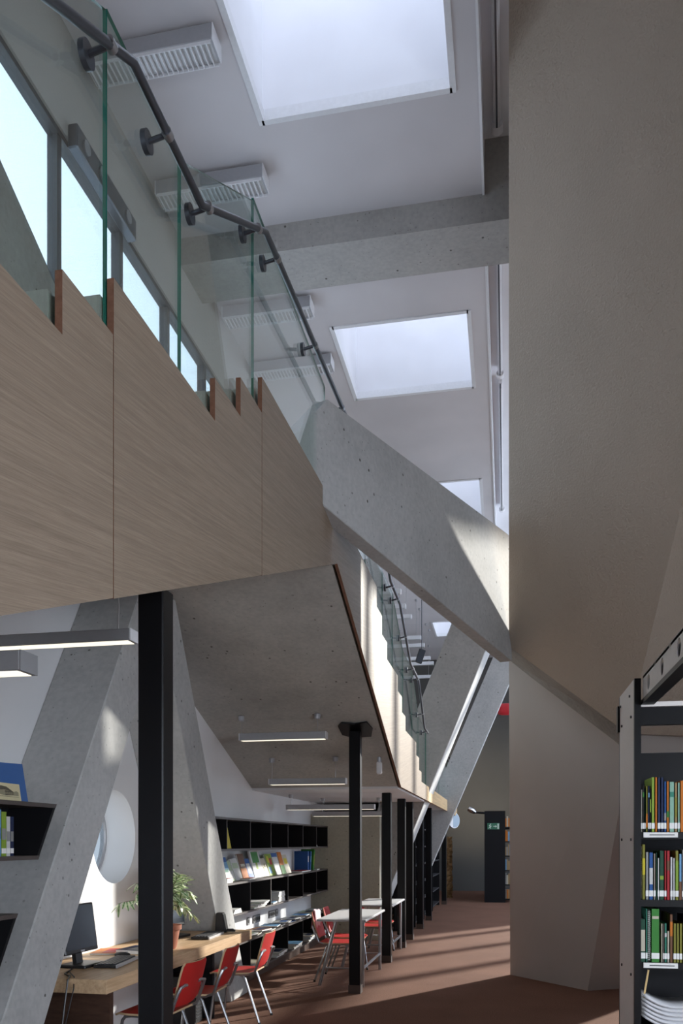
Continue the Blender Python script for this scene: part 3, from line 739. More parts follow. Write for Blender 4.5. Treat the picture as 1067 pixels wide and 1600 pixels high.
for bi, (yy, nn) in enumerate(((8.78, 5), (9.55, 3), (10.45, 4), (11.3, 4), (12.15, 5), (13.0, 4))):
    for k in range(nn):
        c = ['white', 'sky', 'white', 'cream', 'pgreen'][(k + bi) % 5]
        flat_mag(-2.99 + .012 * k, yy + .02 * k, .123 + k*.017, .24, .36, .016, .04*((k*7 + bi) % 5 - 2), c,
                 '%s magazine in the %s bay of the lowest shelf, %s from below' % ({'pgreen': 'pale green', 'sky': 'pale blue'}.get(c, c), ords[bi], ords[k]), 'magazines inside the lowest shelf', ['red', 'navy', None, 'green', 'grey'][(k*3 + bi) % 5])

for y, wd, n_, l in ((9.98, .09, 1, 'small grey wall socket nearest the desk'), (10.33, .30, 4, 'first grey four-way wall socket strip above the magazines'), (11.05, .30, 4, 'second grey four-way wall socket strip above the magazines'), (11.30, .09, 1, 'small grey wall socket farthest from the desk')):
    t = thing('wall_socket', l, 'socket', (-3.165, y, .58), 'sockets above the lowest shelf')
    MB().box(-3.168, -3.155, y - wd/2, y + wd/2, .565, .665).build('plate', plain('grey_socket_plate', (.2, .2, .21), .5), t, bevel=.003)
    for k in range(n_):
        yc = y - wd/2 + wd * (k + .5) / n_
        MB().tube([(-3.158, yc, .615), (-3.150, yc, .615)], .024, 12).build('outlet', PLAST, t)

# ------------------------------------------------------------------ tables and chairs
def table(x0, x1, y0, y1, label):
    t = thing('reading_table', label, 'table', ((x0+x1)/2, (y0+y1)/2, 0), 'white reading tables')
    MB().box(x0, x1, y0, y1, .725, .75).build('tabletop', TABW, t, bevel=.004)
    MB().box(x0 - .002, x1 + .002, y0 - .002, y1 + .002, .728, .745).build('edge_band', ALU, t)
    ya, yb = y0 + .1, y1 - .08
    for yy in (ya, yb):
        MB().tube([(x1 - .05, yy, 0), (x1 - .05, yy, .725)], .019, 10).build('leg', STEEL, t, smooth=True)
        MB().tube([(x0 + .01, yy, 0), (x0 + .20, yy, .725)], .019, 10).build('leg', STEEL, t, smooth=True)
        MB().tube([(x0 + .065, yy, .2), (x1 - .05, yy, .2)], .011, 8).build('stretcher', STEEL, t, smooth=True)
    MB().tube([(x1 - .05, ya, .2), (x1 - .05, yb, .2)], .016, 8).build('stretcher', STEEL, t, smooth=True)
table(-2.06, -1.51, 9.0, 10.46, 'white reading table on steel legs nearest the viewer')
table(-2.05, -1.50, 11.12, 12.48, 'white reading table on steel legs farther back')

def make_chair():
    t = thing('red_chair', 'x', 'chair', (0, 0, 0), 'red plywood chairs on steel legs')
    # local: sitter looks towards +X; seat centre at origin
    def sheet(prof, hw, th, name, rnd):
        m = MB(); n = 10; V = []; nn = len(prof)
        for side in (0, 1):
            for i, (x, z, nx, nz, wf) in enumerate(prof):
                for k in range(n + 1):
                    yy = (k / n * 2 - 1)
                    dish = .018 * (1 - yy*yy) if rnd else 0
                    V.append((x - nx * (th * side + dish), yy * hw * wf, z - nz * (th * side + dish)))
        F = []; mi = []
        off = nn * (n + 1)
        for i in range(nn - 1):
            for k in range(n):
                a = i*(n+1)+k
                F.append((a, a+1, a+n+2, a+n+1)); mi.append(0)
                F.append((off+a, off+a+n+1, off+a+n+2, off+a+1)); mi.append(0)
        for i in range(nn - 1):
            for k in (0, n):
                a = i*(n+1)+k; F.append((a, a+n+1, off+a+n+1, off+a)); mi.append(1)
        for k in range(n):
            for i in (0, nn - 1):
                a = i*(n+1)+k; F.append((a, a+1, off+a+1, off+a)); mi.append(1)
        m.v = V; m.f = F; m.mi = mi
        return m.build(name, [RED, PLY], t, smooth=True)
    seat = [(-.20, .462, 0, 1, .86), (-.17, .455, 0, 1, .97), (-.05, .45, 0, 1, 1), (.10, .452, 0, 1, 1), (.17, .455, .1, .99, .97), (.21, .440, .5, .86, .88)]
    sheet(seat, .205, .014, 'seat', False)
    back = [(-.205, .50, .97, .2, .82), (-.22, .53, .97, .2, .95), (-.245, .62, .97, .2, 1), (-.272, .72, .97, .22, 1), (-.287, .775, .97, .22, .97), (-.294, .80, .97, .22, .84)]
    sheet(back, .195, .014, 'backrest', True)
    r = .0115
    for s_ in (-1, 1):
        y = s_ * .185
        MB().tube([(.20, s_*.205, 0), (.15, y, .40), (.13, y, .425), (.09, y, .433)], r, 8).build('leg', STEEL, t, smooth=True)
        MB().tube([(-.26, s_*.205, 0), (-.12, y, .40), (-.10, y, .425), (-.06, y, .433)], r, 8).build('leg', STEEL, t, smooth=True)
        MB().tube([(.09, y, .433), (-.14, y, .433), (-.215, y + s_*.022, .46), (-.268, y + s_*.024, .60), (-.283, y + s_*.012, .635), (-.283, y - s_*.05, .645), (-.28, y - s_*.09, .64)], r, 8).build('back_support', STEEL, t, smooth=True)
    MB().tube([(-.09, -.185, .433), (-.09, .185, .433)], .009, 6).build('cross_bar', STEEL, t)
    for s_ in (-1, 1):
        for x in (.20, -.26):
            MB().tube([(x, s_*.205, 0), (x*.985, s_*.2045, .02)], .0135, 8).build('rubber_foot', PLAST, t)
    return t
chair0 = make_chair()
spots = [(-2.39, 5.42, math.pi - .05, 'red chair at the desk nearest the viewer, half behind the black post'),
         (-2.39, 6.18, math.pi + .03, 'red chair in the middle of the three at the desk'),
         (-2.39, 7.24, math.pi + .02, 'red chair at the far end of the desk, seen from the side'),
         (-1.90, 9.52, 0.0, 'red chair tucked under the near white table, a pink newspaper on its back'),
         (-1.90, 10.10, .04, 'red chair tucked under the near white table, farther of the two'),
         (-1.82, 11.45, .0, 'red chair under the farther white table, hidden behind the post'),
         (-1.83, 12.0, -.03, 'red chair at the far end of the farther white table')]
for i, (x, y, a, l) in enumerate(spots):
    o = chair0 if i == 0 else copy_tree(chair0)
    o.location = (x, y, 0); o.rotation_euler = (0, 0, a); o['label'] = l
# pink newspaper over a chair back
m = MB()
vs = []; n = 7
for side, (x, z) in enumerate(((-2.222, .60), (-2.214, .70), (-2.205, .795), (-2.19, .812), (-2.172, .795), (-2.165, .70), (-2.16, .585))):
    for k in range(n):
        vs.append((x + .006 * math.sin(k * 1.7 + side), 9.40 + .26 * k / (n - 1), z + .01 * math.sin(k)))
fs = [(i*n+k, i*n+k+1, (i+1)*n+k+1, (i+1)*n+k) for i in range(6) for k in range(n-1)]
np_ = m.add(vs, fs).build('newspaper', plain('pink_newsprint', (.78, .50, .52), .8), smooth=True)
sm = np_.modifiers.new('thickness', 'SOLIDIFY'); sm.thickness = .003
tag(np_, 'pink newspaper folded over the back of a red chair', 'newspaper')

# ------------------------------------------------------------------ desk with computers
dk = thing('oak_desk', 'thick oak desk fixed between the two leaning concrete legs', 'desk', (-2.75, 6.2, 0))
MB().prism([(-2.42, 4.76, .665), (-2.42, 7.75, .665), (-2.69, 7.75, .665), (-2.69, 7.55, .665), (-3.165, 7.55, .665), (-3.165, 4.76, .665)], (0, 0, .09)).build('desktop', WDESK, dk, bevel=.003)
MB().box(-3.14, -2.52, 5.0, 5.05, 0, .665).build('support_panel', DBROWN, dk)
MB().box(-3.14, -2.62, 7.2, 7.25, 0, .665).build('support_panel', BLACKW, dk)
def monitor(x, y, z, rot, label):
    t = thing('monitor', label, 'monitor', (x, y, z), 'computer monitors on the desk')
    Rz = Matrix.Rotation(rot, 3, 'Z'); Rt = Rz @ Matrix.Rotation(-.14, 3, 'Y')
    c = Vector((x, y, z))
    MB().obox(c + Rt @ Vector((0, 0, .26)), (.035, .41, .335), Rt).build('case', PLAST, t, bevel=.006)
    MB().obox(c + Rt @ Vector((.0185, 0, .267)), (.002, .375, .295), Rt).build('screen', SCREEN, t)
    MB().obox(c + Rt @ Vector((-.03, 0, .11)), (.03, .08, .2), Rt).build('stand', PLAST, t)
    MB().obox(c + Rz @ Vector((0, 0, .011)), (.2, .26, .022), Rz).build('foot', PLAST, t, bevel=.005)
    MB().obox(c + Rt @ Vector((.019, .0, .105)), (.002, .05, .012), Rt).build('badge', ALU, t)
monitor(-2.86, 5.27, .755, -.05, 'black monitor at the near end of the desk, beside the leaning leg')
monitor(-2.92, 7.02, .755, -.12, 'black monitor at the far end of the desk, behind the plant')
def keyboard(x, y, z, rot, label):
    t = thing('keyboard', label, 'keyboard', (x, y, z), 'keyboards on the desk')
    Rz = Matrix.Rotation(rot, 3, 'Z'); c = Vector((x, y, z))
    MB().obox(c + Rz @ Vector((0, 0, .011)), (.165, .46, .02), Rz).build('base', PLAST, t, bevel=.004)
    MB().obox(c + Rz @ Vector((.079, 0, .0115)), (.012, .46, .021), Rz).build('front_strip', ALU, t)
    for row in range(5):
        m = MB()
        for k in range(15):
            if row == 0 and 4 < k < 10: continue
            m.obox(c + Rz @ Vector((.055 - row * .027, -.2 + k * .0285, .025)), (.021, .023, .008), Rz)
        if row == 0: m.obox(c + Rz @ Vector((.055, 0, .025)), (.021, .135, .008), Rz)
        q = m.build('key_row', plain('dark_grey_keys', (.05, .05, .055), .5), t); q['kind'] = 'stuff'
keyboard(-2.68, 5.42, .756, .13, 'black keyboard with silver strip before the near monitor')
keyboard(-2.63, 7.10, .756, .06, 'black keyboard with silver strip before the far monitor')
def mouse(x, y, rot, label):
    m = MB(); c = Vector((x, y, .756)); Rz = Matrix.Rotation(rot, 3, 'Z')
    prof = [(-.055, .02), (-.045, .028), (-.015, .031), (.02, .029), (.045, .022), (.055, .014)]
    vs = []; n = 8
    for px, r in prof:
        for k in range(n + 1):
            t = math.pi * k / n
            vs.append(c + Rz @ Vector((px, r * math.cos(t), .006 + .9 * r * math.sin(t))))
    fs = [(i*(n+1)+k, i*(n+1)+k+1, (i+1)*(n+1)+k+1, (i+1)*(n+1)+k) for i in range(5) for k in range(n)]
    fs += [tuple(i*(n+1) for i in range(6)) + tuple(i*(n+1)+n for i in range(5, -1, -1)), tuple(range(n+1)), tuple(5*(n+1)+k for k in range(n+1))]
    t = thing('computer_mouse', label, 'mouse', (x, y, .756), 'computer mice on the desk')
    m.add(vs, fs).build('shell', PLAST, t, smooth=True)
    MB().obox(c + Rz @ Vector((.028, 0, .031)), (.02, .006, .008), Rz).build('wheel', ALU, t)
mouse(-2.80, 5.76, .3, 'black mouse behind the near keyboard')
mouse(-2.56, 7.50, .1, 'black mouse at the far corner of the desk')
sp = thing('desk_speaker', 'small upright black loudspeaker at the far end of the desk', 'speaker', (-2.64, 7.5, .756))
MB().prism([(-2.69, 7.45, .756), (-2.58, 7.45, .756), (-2.615, 7.45, .94), (-2.68, 7.45, .94)], (0, .08, 0)).build('case', PLAST, sp, bevel=.008)
MB().prism([(-2.583, 7.458, .775), (-2.583, 7.522, .775), (-2.612, 7.522, .925), (-2.612, 7.458, .925)], (.004, 0, .001)).build('grille', plain('speaker_cloth', (.03, .03, .032), .9), sp)
cb = MB().tube([(-2.84, 5.10, .762), (-2.78, 4.9, .76), (-2.70, 4.82, .762), (-2.67, 4.74, .75), (-2.67, 4.70, .6), (-2.68, 4.66, .35), (-2.70, 4.68, .1)], .006, 6).build('cable', PLAST, smooth=True)
tag(cb, 'black cable bundle hanging over the near end of the desk', 'cable')
cb = MB().tube([(-2.82, 5.02, .758), (-2.74, 4.90, .765), (-2.66, 4.80, .76), (-2.63, 4.74, .7), (-2.66, 4.70, .5), (-2.72, 4.68, .2), (-2.75, 4.7, .02)], .004, 6).build('cable', PLAST, smooth=True)
tag(cb, 'thin black cable looping below the near end of the desk', 'cable')
flat_mag(-3.0, 5.95, .756, .22, .30, .012, .2, 'orange', 'orange brochure lying on the desk behind the near keyboard', 'papers on the desk', 'red', 'brochure', 'brochure')
flat_mag(-2.80, 6.02, .756, .21, .29, .03, -.1, 'navy', 'grey-blue book lying on the desk beside the orange brochure', 'papers on the desk', 'grey', 'book', 'book')
def tower(x, y, label):
    t = thing('computer_tower', label, 'computer', (x, y, 0), 'computer towers under the desk')
    MB().box(x - .22, x + .22, y - .09, y + .09, .0, .42).build('case', PLAST, t, bevel=.006)
    MB().box(x + .22, x + .226, y - .08, y + .08, .02, .40).build('front_panel', BLACKW, t)
    for k in range(6): MB().box(x + .226, x + .229, y - .06, y + .06, .05 + k * .03, .06 + k*.03).build('vent_slot', RAILM, t)
    MB().box(x + .226, x + .229, y - .06, y + .06, .32, .36).build('drive_bay', ALUD, t)
tower(-2.80, 4.86, 'black computer tower under the near end of the desk')
tower(-2.90, 7.0, 'black computer tower under the far end of the desk, behind the chairs')

# potted weeping fig
pot = thing('potted_fig', 'variegated weeping fig in a terracotta pot on the desk', 'plant', (-2.66, 6.24, .756))
m = MB().lathe([(.075, 0), (.085, .02), (.108, .15), (.108, .152), (.122, .155), (.124, .19), (.116, .19), (.108, .165), (.0, .16)], (-2.66, 6.24, .756), 24)
m.build('pot', TERRA, pot, smooth=True)
MB().lathe([(.10, 0), (.09, .012), (.03, .016)], (-2.66, 6.24, .91), 16).build('soil', plain('potting_soil', (.03, .02, .014), .9), pot)
leafm = bpy.data.materials.new('variegated_leaf'); nt, N, L, b = nodes_of(leafm)
tc = N.new('ShaderNodeTexCoord'); sx = N.new('ShaderNodeSeparateXYZ'); L.new(tc.outputs['Object'], sx.inputs[0])
ab = N.new('ShaderNodeMath'); ab.operation = 'ABSOLUTE'; L.new(sx.outputs['Y'], ab.inputs[0])
no = N.new('ShaderNodeTexNoise'); no.inputs['Scale'].default_value = 60; L.new(tc.outputs['Object'], no.inputs['Vector'])
mu = N.new('ShaderNodeMath'); mu.operation = 'MULTIPLY_ADD'; mu.inputs[1].default_value = .012; L.new(no.outputs['Fac'], mu.inputs[0]); L.new(ab.outputs[0], mu.inputs[2])
rp = ramp(N, [(.007, (.08, .21, .05)), (.010, (.18, .33, .10)), (.0125, (.74, .78, .55))]); L.new(mu.outputs[0], rp.inputs['Fac'])
L.new(rp.outputs['Color'], b.inputs['Base Color']); b.inputs['Roughness'].default_value = .4
lm = MB(); prof = [(0, 0), (.012, .009), (.03, .016), (.045, .014), (.06, .008), (.074, .0005)]
vs = []
for px, hw in prof: vs += [(px, -hw, -.25*px*px*6 + .002), (px, 0, -.25*px*px*6), (px, hw, -.25*px*px*6 + .002)]
fs = [(i*3+k, i*3+k+1, i*3+k+4, i*3+k+3) for i in range(5) for k in range(2)]
lm.add(vs, fs)
pr_ = random.Random(11)
leaf_me = None
def add_leaf(p, d):
    global leaf_me
    if leaf_me is None:
        leaf_me = bpy.data.meshes.new('leaf'); leaf_me.from_pydata(vs, [], fs); leaf_me.materials.append(leafm)
        leaf_me.polygons.foreach_set('use_smooth', [True] * len(leaf_me.polygons))
    o = bpy.data.objects.new('leaf', leaf_me); COL.objects.link(o); o.parent = pot
    o.location = Vector(p) - Vector((-2.66, 6.24, .756))
    q = Vector(d).to_track_quat('X', 'Z')
    o.rotation_euler = (q.to_matrix() @ Matrix.Rotation(pr_.uniform(-.6, .6), 3, 'X')).to_euler()
    s_ = pr_.uniform(1.0, 1.5); o.scale = (s_, s_, s_)
base = Vector((-2.66, 6.24, .91))
MB().tube([base, base + Vector((.01, .01, .15)), base + Vector((-.01, .02, .28))], [.011, .009, .006], 7).build('stem', plain('fig_bark', (.16, .12, .08), .8), pot)
nleaf = 0
tips = [(-.16, -.52, .24), (-.05, -.44, .30), (.02, -.30, .42), (.03, .10, .46), (.10, .16, .40), (.02, .24, .42), (.14, .20, .26), (.10, .14, .15), (-.1, .1, .45), (.12, .0, .44), (-.12, -.3, .38), (.16, .10, .30), (-.05, .30, .32), (.05, .30, .16), (.14, .27, .08), (-.05, -.12, .47)]
for tp in tips:
    a = base + Vector((0, .01, .12 + pr_.uniform(0, .14)))
    e = base + Vector(tp); mid = (a + e) / 2 + Vector((0, 0, .07))
    pts = []
    for k in range(8):
        t = k / 7; pts.append(a * (1-t)**2 + mid * 2*t*(1-t) + e * t*t)
    MB().tube(pts, [.004 - .0004*k for k in range(8)], 5).build('twig', MATS['fig_bark'], pot)
    for k in range(18):
        t = .18 + .82 * (k + pr_.random() * .5) / 18
        p = a * (1-t)**2 + mid * 2*t*(1-t) + e * t*t
        tg = ((mid - a) * (1-t) + (e - mid) * t).normalized()
        side = Vector((pr_.uniform(-1, 1), pr_.uniform(-1, 1), pr_.uniform(-.7, .1)))
        add_leaf(p, tg * .7 + side * .8 + Vector((0, 0, -.25)))

# ------------------------------------------------------------------ slanted wall shelves at the left edge
def slant_shelf(z0, z1, ya, y_top, y_bot, label):
    t = thing('slant_shelf', label, 'shelf', (-2.8, 3.6, z0), 'slanted shelves beside the leaning leg')
    xf, xb, th = -2.68, -2.98, .024
    sl = (y_top - y_bot) / (z1 - z0)
    MB().prism(yz([(ya, z1 - th), (y_top - sl*th, z1 - th), (y_top, z1), (ya, z1)], xf), (xb - xf, 0, 0)).build('top_board', EDGE, t)
    MB().prism(yz([(ya, z0), (y_bot, z0), (y_bot + sl*th, z0 + th), (ya, z0 + th)], xf), (xb - xf, 0, 0)).build('bottom_board', EDGE, t)
    MB().prism(yz([(y_bot + sl*th - .024, z0 + th), (y_bot + sl*th, z0 + th), (y_top - sl*th, z1 - th), (y_top - sl*th - .024, z1 - th)], xf - .002), (xb - xf + .002, 0, 0)).build('slanted_side', BLACKW, t)
    MB().prism(yz([(ya, z0 + th), (y_bot, z0 + th), (y_top - sl*th, z1 - th), (ya, z1 - th)], xb), (-.012, 0, 0)).build('back_board', BLACKW, t)
    MB().box(xf - .003, xb, ya, ya + .024, z0 + th, z1 - th).build('side_board', BLACKW, t)
    return t
slant_shelf(1.505, 1.838, 2.6, 4.63, 4.425, 'upper black shelf with slanted end, carrying the blue folder')
slant_shelf(.86, 1.207, 2.6, 4.22, 4.01, 'lower black shelf with slanted end at the left edge')
for y0, y1, h, c, l in ((3.93, 4.0, .26, 'cream', 'cream book left of the blue one on the slanted shelf'), (4.01, 4.096, .255, 'sky', 'light blue book on the slanted shelf'), (4.10, 4.145, .245, 'lime', 'green and black book on the slanted shelf'), (4.147, 4.182, .22, 'white', 'white book on the slanted shelf'), (4.184, 4.215, .22, 'navy', 'navy book at the right of the row on the slanted shelf')):
    spine_book(-2.92, -2.705, y0, y1, 1.529, h, c, l, 'X', 0, c in ('lime', 'white', 'navy'), 'books on the slanted shelf', 'book', ('navy' if c == 'sky' else 'grey', .5, .25))
spine_book(-2.92, -2.705, 4.0, 4.075, 1.207, .27, 'brown', 'dark brown ribbed book on the lower slanted shelf', 'X', 0, True, None, 'book', ('tan', .7, .1))
spine_book(-2.92, -2.705, 3.9, 3.995, 1.207, .25, 'black', 'black book beside the brown ribbed one', 'X', 0, True)
fo = thing('blue_folder', 'upright blue folder standing on the upper slanted shelf', 'folder', (-2.8, 4.28, 1.838))
MB().prism([(-2.78, 4.07, 1.838), (-2.80, 4.515, 1.838), (-2.85, 4.53, 2.075), (-2.83, 4.085, 2.055)], (-.012, 0, 0)).build('cover', plain('blue_board', (.03, .12, .36), .5), fo)
MB().prism([(-2.793, 4.08, 1.842), (-2.813, 4.505, 1.842), (-2.862, 4.52, 2.07), (-2.842, 4.095, 2.05)], (-.02, 0, 0)).build('pages', PAPER, fo)
pc = thing('picture_card', 'old sepia card with a drawing of a house, propped before the blue folder', 'card', (-2.72, 4.2, 1.838))
R = Matrix.Rotation(-.15, 3, 'Y')
c0 = Vector((-2.715, 4.175, 1.838))
MB().obox(c0 + R @ Vector((0, 0, .05)), (.004, .26, .098), R).build('card', plain('sepia_card', (.66, .58, .36), .7), pc)
ink = plain('sepia_ink', (.10, .085, .06), .8); ink2 = plain('grey_ink_wash', (.30, .27, .18), .8)
def cardpoly(pts, mt, nm, d=.0026): 
    MB().prism([c0 + R @ Vector((d, a, b)) for a, b in pts], R @ Vector((.0004, 0, 0))).build(nm, mt, pc)
cardpoly([(-.085, .035), (-.02, .028), (-.02, .058), (-.085, .06)], ink2, 'drawing')
cardpoly([(-.02, .028), (.06, .032), (.06, .052), (-.02, .058)], ink, 'drawing')
cardpoly([(-.095, .058), (-.055, .083), (.0, .078), (.065, .05), (-.02, .06)], ink, 'drawing')
cardpoly([(.06, .03), (.108, .03), (.11, .05), (.09, .058), (.06, .05)], ink2, 'drawing')
for k in range(9): cardpoly([(-.018 + k*.0085, .034), (-.014 + k*.0085, .034), (-.014 + k*.0085, .048), (-.018 + k*.0085, .048)], ink2, 'drawing', .0032)
cardpoly([(-.1, .022), (.11, .022), (.11, .024), (-.1, .024)], ink, 'drawing')

# ------------------------------------------------------------------ tall bookcase at the right edge
bc = thing('metal_bookcase', 'tall bookcase with silver side panel at the right edge', 'bookcase', (1.1, 4.4, 0))
MB().box(.602, .625, 4.20, 4.70, 0, 2.39).build('side_panel', PANELG, bc)
MB().box(.602, .632, 4.172, 4.20, 0, 2.39).build('front_post', BLACK, bc)
MB().box(.602, .632, 4.70, 4.73, 0, 2.39).build('rear_post', BLACK, bc)
for yy in (4.27, 4.60):
    for z in (.45, .96, 1.62, 2.22, 2.33):
        MB().tube([(.596, yy + (.05 if int(z*100) % 2 else 0), z), (.603, yy + (.05 if int(z*100) % 2 else 0), z)], .007, 8).build('screw', PLAST, bc)
MB().box(.590, .602, 4.69, 4.74, 2.2, 2.34).build('corner_bracket', BLACK, bc)
for z, th, lab in ((1.628, .026, True), (1.305, .026, False), (1.005, .026, True), (.68, .026, False), (.3, .026, False)):
    MB().box(.632, 4.6, 4.20, 4.60, z, z + th).build('shelf_board', BLACKW, bc)
    MB().box(.632, 4.6, 4.192, 4.20, z - .006, z + th).build('shelf_lip', BLACK, bc)
    if lab:
        s_ = MB().box(.645, .80, 4.183, 4.192, z + .002, z + .026).build('label_holder', PAPER, bc)
        MB().box(.672, .785, 4.182, 4.183, z + .0115, z + .0165).build('label_print', plain('label_ink', (.12, .12, .12), .8), s_)
MB().box(.632, 4.6, 4.20, 4.24, 2.17, 2.255).build('top_rail', BLACK, bc)
MB().box(.632, 4.6, 4.18, 4.24, 2.255, 2.277).build('top_trim', PANELG, bc)
MB().box(.632, 4.6, 4.55, 4.60, 1.90, 2.07).build('rear_rail', BLACK, bc)
MB().box(.632, 4.6, 4.60, 4.61, .1, 1.90).build('back_board', BLACKW, bc)  # case runs on out of view to keep low light off the pier
# perforated tie beam running back towards the viewer
tb = thing('perforated_beam', 'perforated silver beam tying the top of the bookcase to the next one', 'beam', (.66, 3.2, 2.27))
hy = [4.014, 3.678, 3.328, 2.97, 2.61]
m = MB(); edges = [4.17, 3.846, 3.503, 3.149, 2.79, 2.43]
V = []; F = []
for q, yc in enumerate(hy):
    y1, y0 = edges[q], edges[q+1]; n = 28; z0, z1 = 2.277, 2.398; zc = 2.343; r = .036
    inn = []; out = []
    for k in range(n):
        t = 2*math.pi*(k + .5)/n; c_, s_ = math.cos(t), math.sin(t)
        inn.append((yc + r*c_, zc + r*s_))
        cands = []
        if c_ > 1e-6: cands.append((y1 - yc) / c_)
        if c_ < -1e-6: cands.append((y0 - yc) / c_)
        if s_ > 1e-6: cands.append((z1 - zc) / s_)
        if s_ < -1e-6: cands.append((z0 - zc) / s_)
        d = min(cands); out.append((yc + d*c_, zc + d*s_))
    k0 = len(V)
    V += [(x, a, b) for x in (.64, .644) for a, b in inn + out]
    for k in range(n):
        j = (k+1) % n
        F += [(k0+k, k0+j, k0+n+j, k0+n+k), (k0+2*n+k, k0+3*n+k, k0+3*n+j, k0+2*n+j), (k0+k, k0+2*n+k, k0+2*n+j, k0+j)]
m.add(V, F).build('perforated_web', PANELG, tb)
for ya, yb in zip(edges[1:], edges[:-1]): pass
MB().box(.64, .652, 2.43, 4.17, 2.385, 2.401).build('top_edge', PANELG, tb)
MB().box(.632, .69, 2.43, 4.17, 2.262, 2.284).build('bottom_flange', BLACK, tb)
MB().box(.664, .70, 2.43, 4.17, 2.285, 2.384).build('rear_web', BLACK, tb)

def PXX(px, yw=4.2):     # shelf position for the book rows
    a = (px - 533.5) / 1300.0
    return yw * (a * .98099 - .194) / (a * .194 + .98099)
NAMES = {'pgreen': 'pale green', 'sky': 'light blue', 'dgreen': 'dark green', 'lime': 'bright green', 'teal': 'blue-green', 'mint': 'mint green', 'olive': 'olive green'}
def book_row(items, z, row):
    rb = random.Random(int(z * 1000)); p = items[-1][1] + .3
    for _ in range(9):
        q = p + rb.uniform(3.2, 7); items.append((p, q, rb.uniform(.19, .25), rb.choice(['navy', 'olive', 'grey', 'orange', 'dgreen', 'cream', 'brown', 'blue', 'taupe']), None)); p = q + .3
    for k, (p0, p1, h, c, band) in enumerate(items):
        x0, x1 = PXX(p0), PXX(p1) - .0008
        spine_book(x0, x1, 4.215, 4.40 + .02 * (k % 3), z, h, c, '%s book on the %s shelf of the right-hand bookcase, %s from the left' % (NAMES.get(c, c), row, ords[k]), 'Y', 0, k % 4 != 0, 'books in the right-hand bookcase', 'book', band)
book_row([(1000.5, 1002, .17, 'taupe', None), (1002.2, 1004.6, .205, 'cream', None), (1004.8, 1007.5, .225, 'black', ('green', .8, .1)), (1007.7, 1009.6, .21, 'dgreen', None), (1009.8, 1013, .222, 'olive', ('orange', .25, .3)), (1013.2, 1016, .222, 'navy', ('sky', .8, .1)),
   (1016.2, 1018.3, .21, 'black', ('lime', .6, .3)), (1018.5, 1023.8, .263, 'lime', None), (1024, 1028, .263, 'orange', None), (1028.2, 1033, .262, 'navy', None), (1033.2, 1038, .262, 'navy', None), (1038.2, 1042.2, .243, 'blue', ('grey', .3, .15)), (1042.4, 1046.5, .243, 'orange', ('green', .35, .12)),
   (1046.7, 1054.6, .24, 'mint', ('teal', .75, .1)), (1054.8, 1059.5, .236, 'tan', ('olive', .5, .4)), (1059.7, 1063.5, .236, 'mint', None), (1063.7, 1071, .245, 'orange', None), (1071.3, 1077, .25, 'grey', None), (1077.2, 1083, .22, 'blue', None)], 1.656, 'top')
book_row([(1004.2, 1009.2, .265, 'olive', ('yellow', .6, .3)), (1009.4, 1014.6, .228, 'grey', None), (1014.8, 1021.4, .226, 'blue', ('white', .5, .35)), (1021.6, 1025.4, .222, 'taupe', None), (1025.6, 1028, .225, 'dgreen', None), (1028.2, 1031.2, .20, 'white', None), (1031.4, 1038.5, .235, 'dgreen', ('lime', .45, .08)),
   (1038.7, 1042.3, .235, 'red', None), (1042.5, 1047.8, .235, 'red', ('brown', .7, .2)), (1048, 1052, .205, 'white', None), (1052.2, 1055.8, .20, 'white', None), (1056, 1061.5, .235, 'olive', ('lime', .5, .6)), (1061.8, 1066.5, .22, 'sky', ('brown', .2, .4)), (1066.7, 1073, .24, 'grey', None), (1073.3, 1080, .23, 'black', None)], 1.331, 'middle')
book_row([(998.6, 1000.8, .205, 'sky', ('tan', .3, .5)), (1001, 1009.5, .205, 'dgreen', ('cream', .5, .5)), (1009.7, 1012.6, .255, 'teal', None), (1018.3, 1031.5, .255, 'green', ('cream', .84, .05)), (1033.5, 1036.4, .185, 'cream', None), (1036.6, 1039, .185, 'taupe', None), (1039.2, 1043, .187, 'teal', ('white', .7, .1)), (1043.2, 1047, .15, 'cream', None),
   (1047.2, 1052.5, .23, 'brown', ('orange', .7, .3)), (1053, 1057.8, .187, 'olive', None), (1058, 1062.4, .187, 'olive', None), (1062.6, 1067.2, .187, 'olive', None), (1067.4, 1072, .187, 'olive', None)], 1.031, 'bottom')
def spiral(p0, p1, z, h, cov, label):
    t = thing('spiral_notebook', label, 'notebook', (PXX((p0+p1)/2), 4.3, z), 'spiral notebooks in the right-hand bookcase')
    x0, x1 = PXX(p0), PXX(p1)
    MB().box(x0 + .002, x1 - .002, 4.235, 4.42, z, z + h).build('pages', M(cov), t)
    xc = (x0 + x1) / 2; r = (x1 - x0) / 2
    pts = []; turns = int(h / .0095)
    for k in range(turns * 8 + 1):
        a = k / 8 * 2 * math.pi
        pts.append((xc + r * math.cos(a), 4.228 + r * math.sin(a), z + .006 + (h - .012) * k / (turns * 8)))
    MB().tube(pts, .0016, 4).build('wire_binding', PAPER, t)
spiral(1000.2, 1003.9, 1.331, .262, 'black', 'black notebook with white spiral binding at the left of the middle shelf')
spiral(1012.9, 1018.1, 1.031, .25, 'grey', 'grey notebook with wire spiral on the bottom shelf')
pcl = MB().obox((.665, 4.24, .92), (.008, .008, .14), Matrix.Rotation(.16, 3, 'Y')).build('wooden_ruler', plain('pale_wood', (.60, .42, .18), .6))
tag(pcl, 'short pale wooden stick leaning below the bottom book shelf', 'stick')
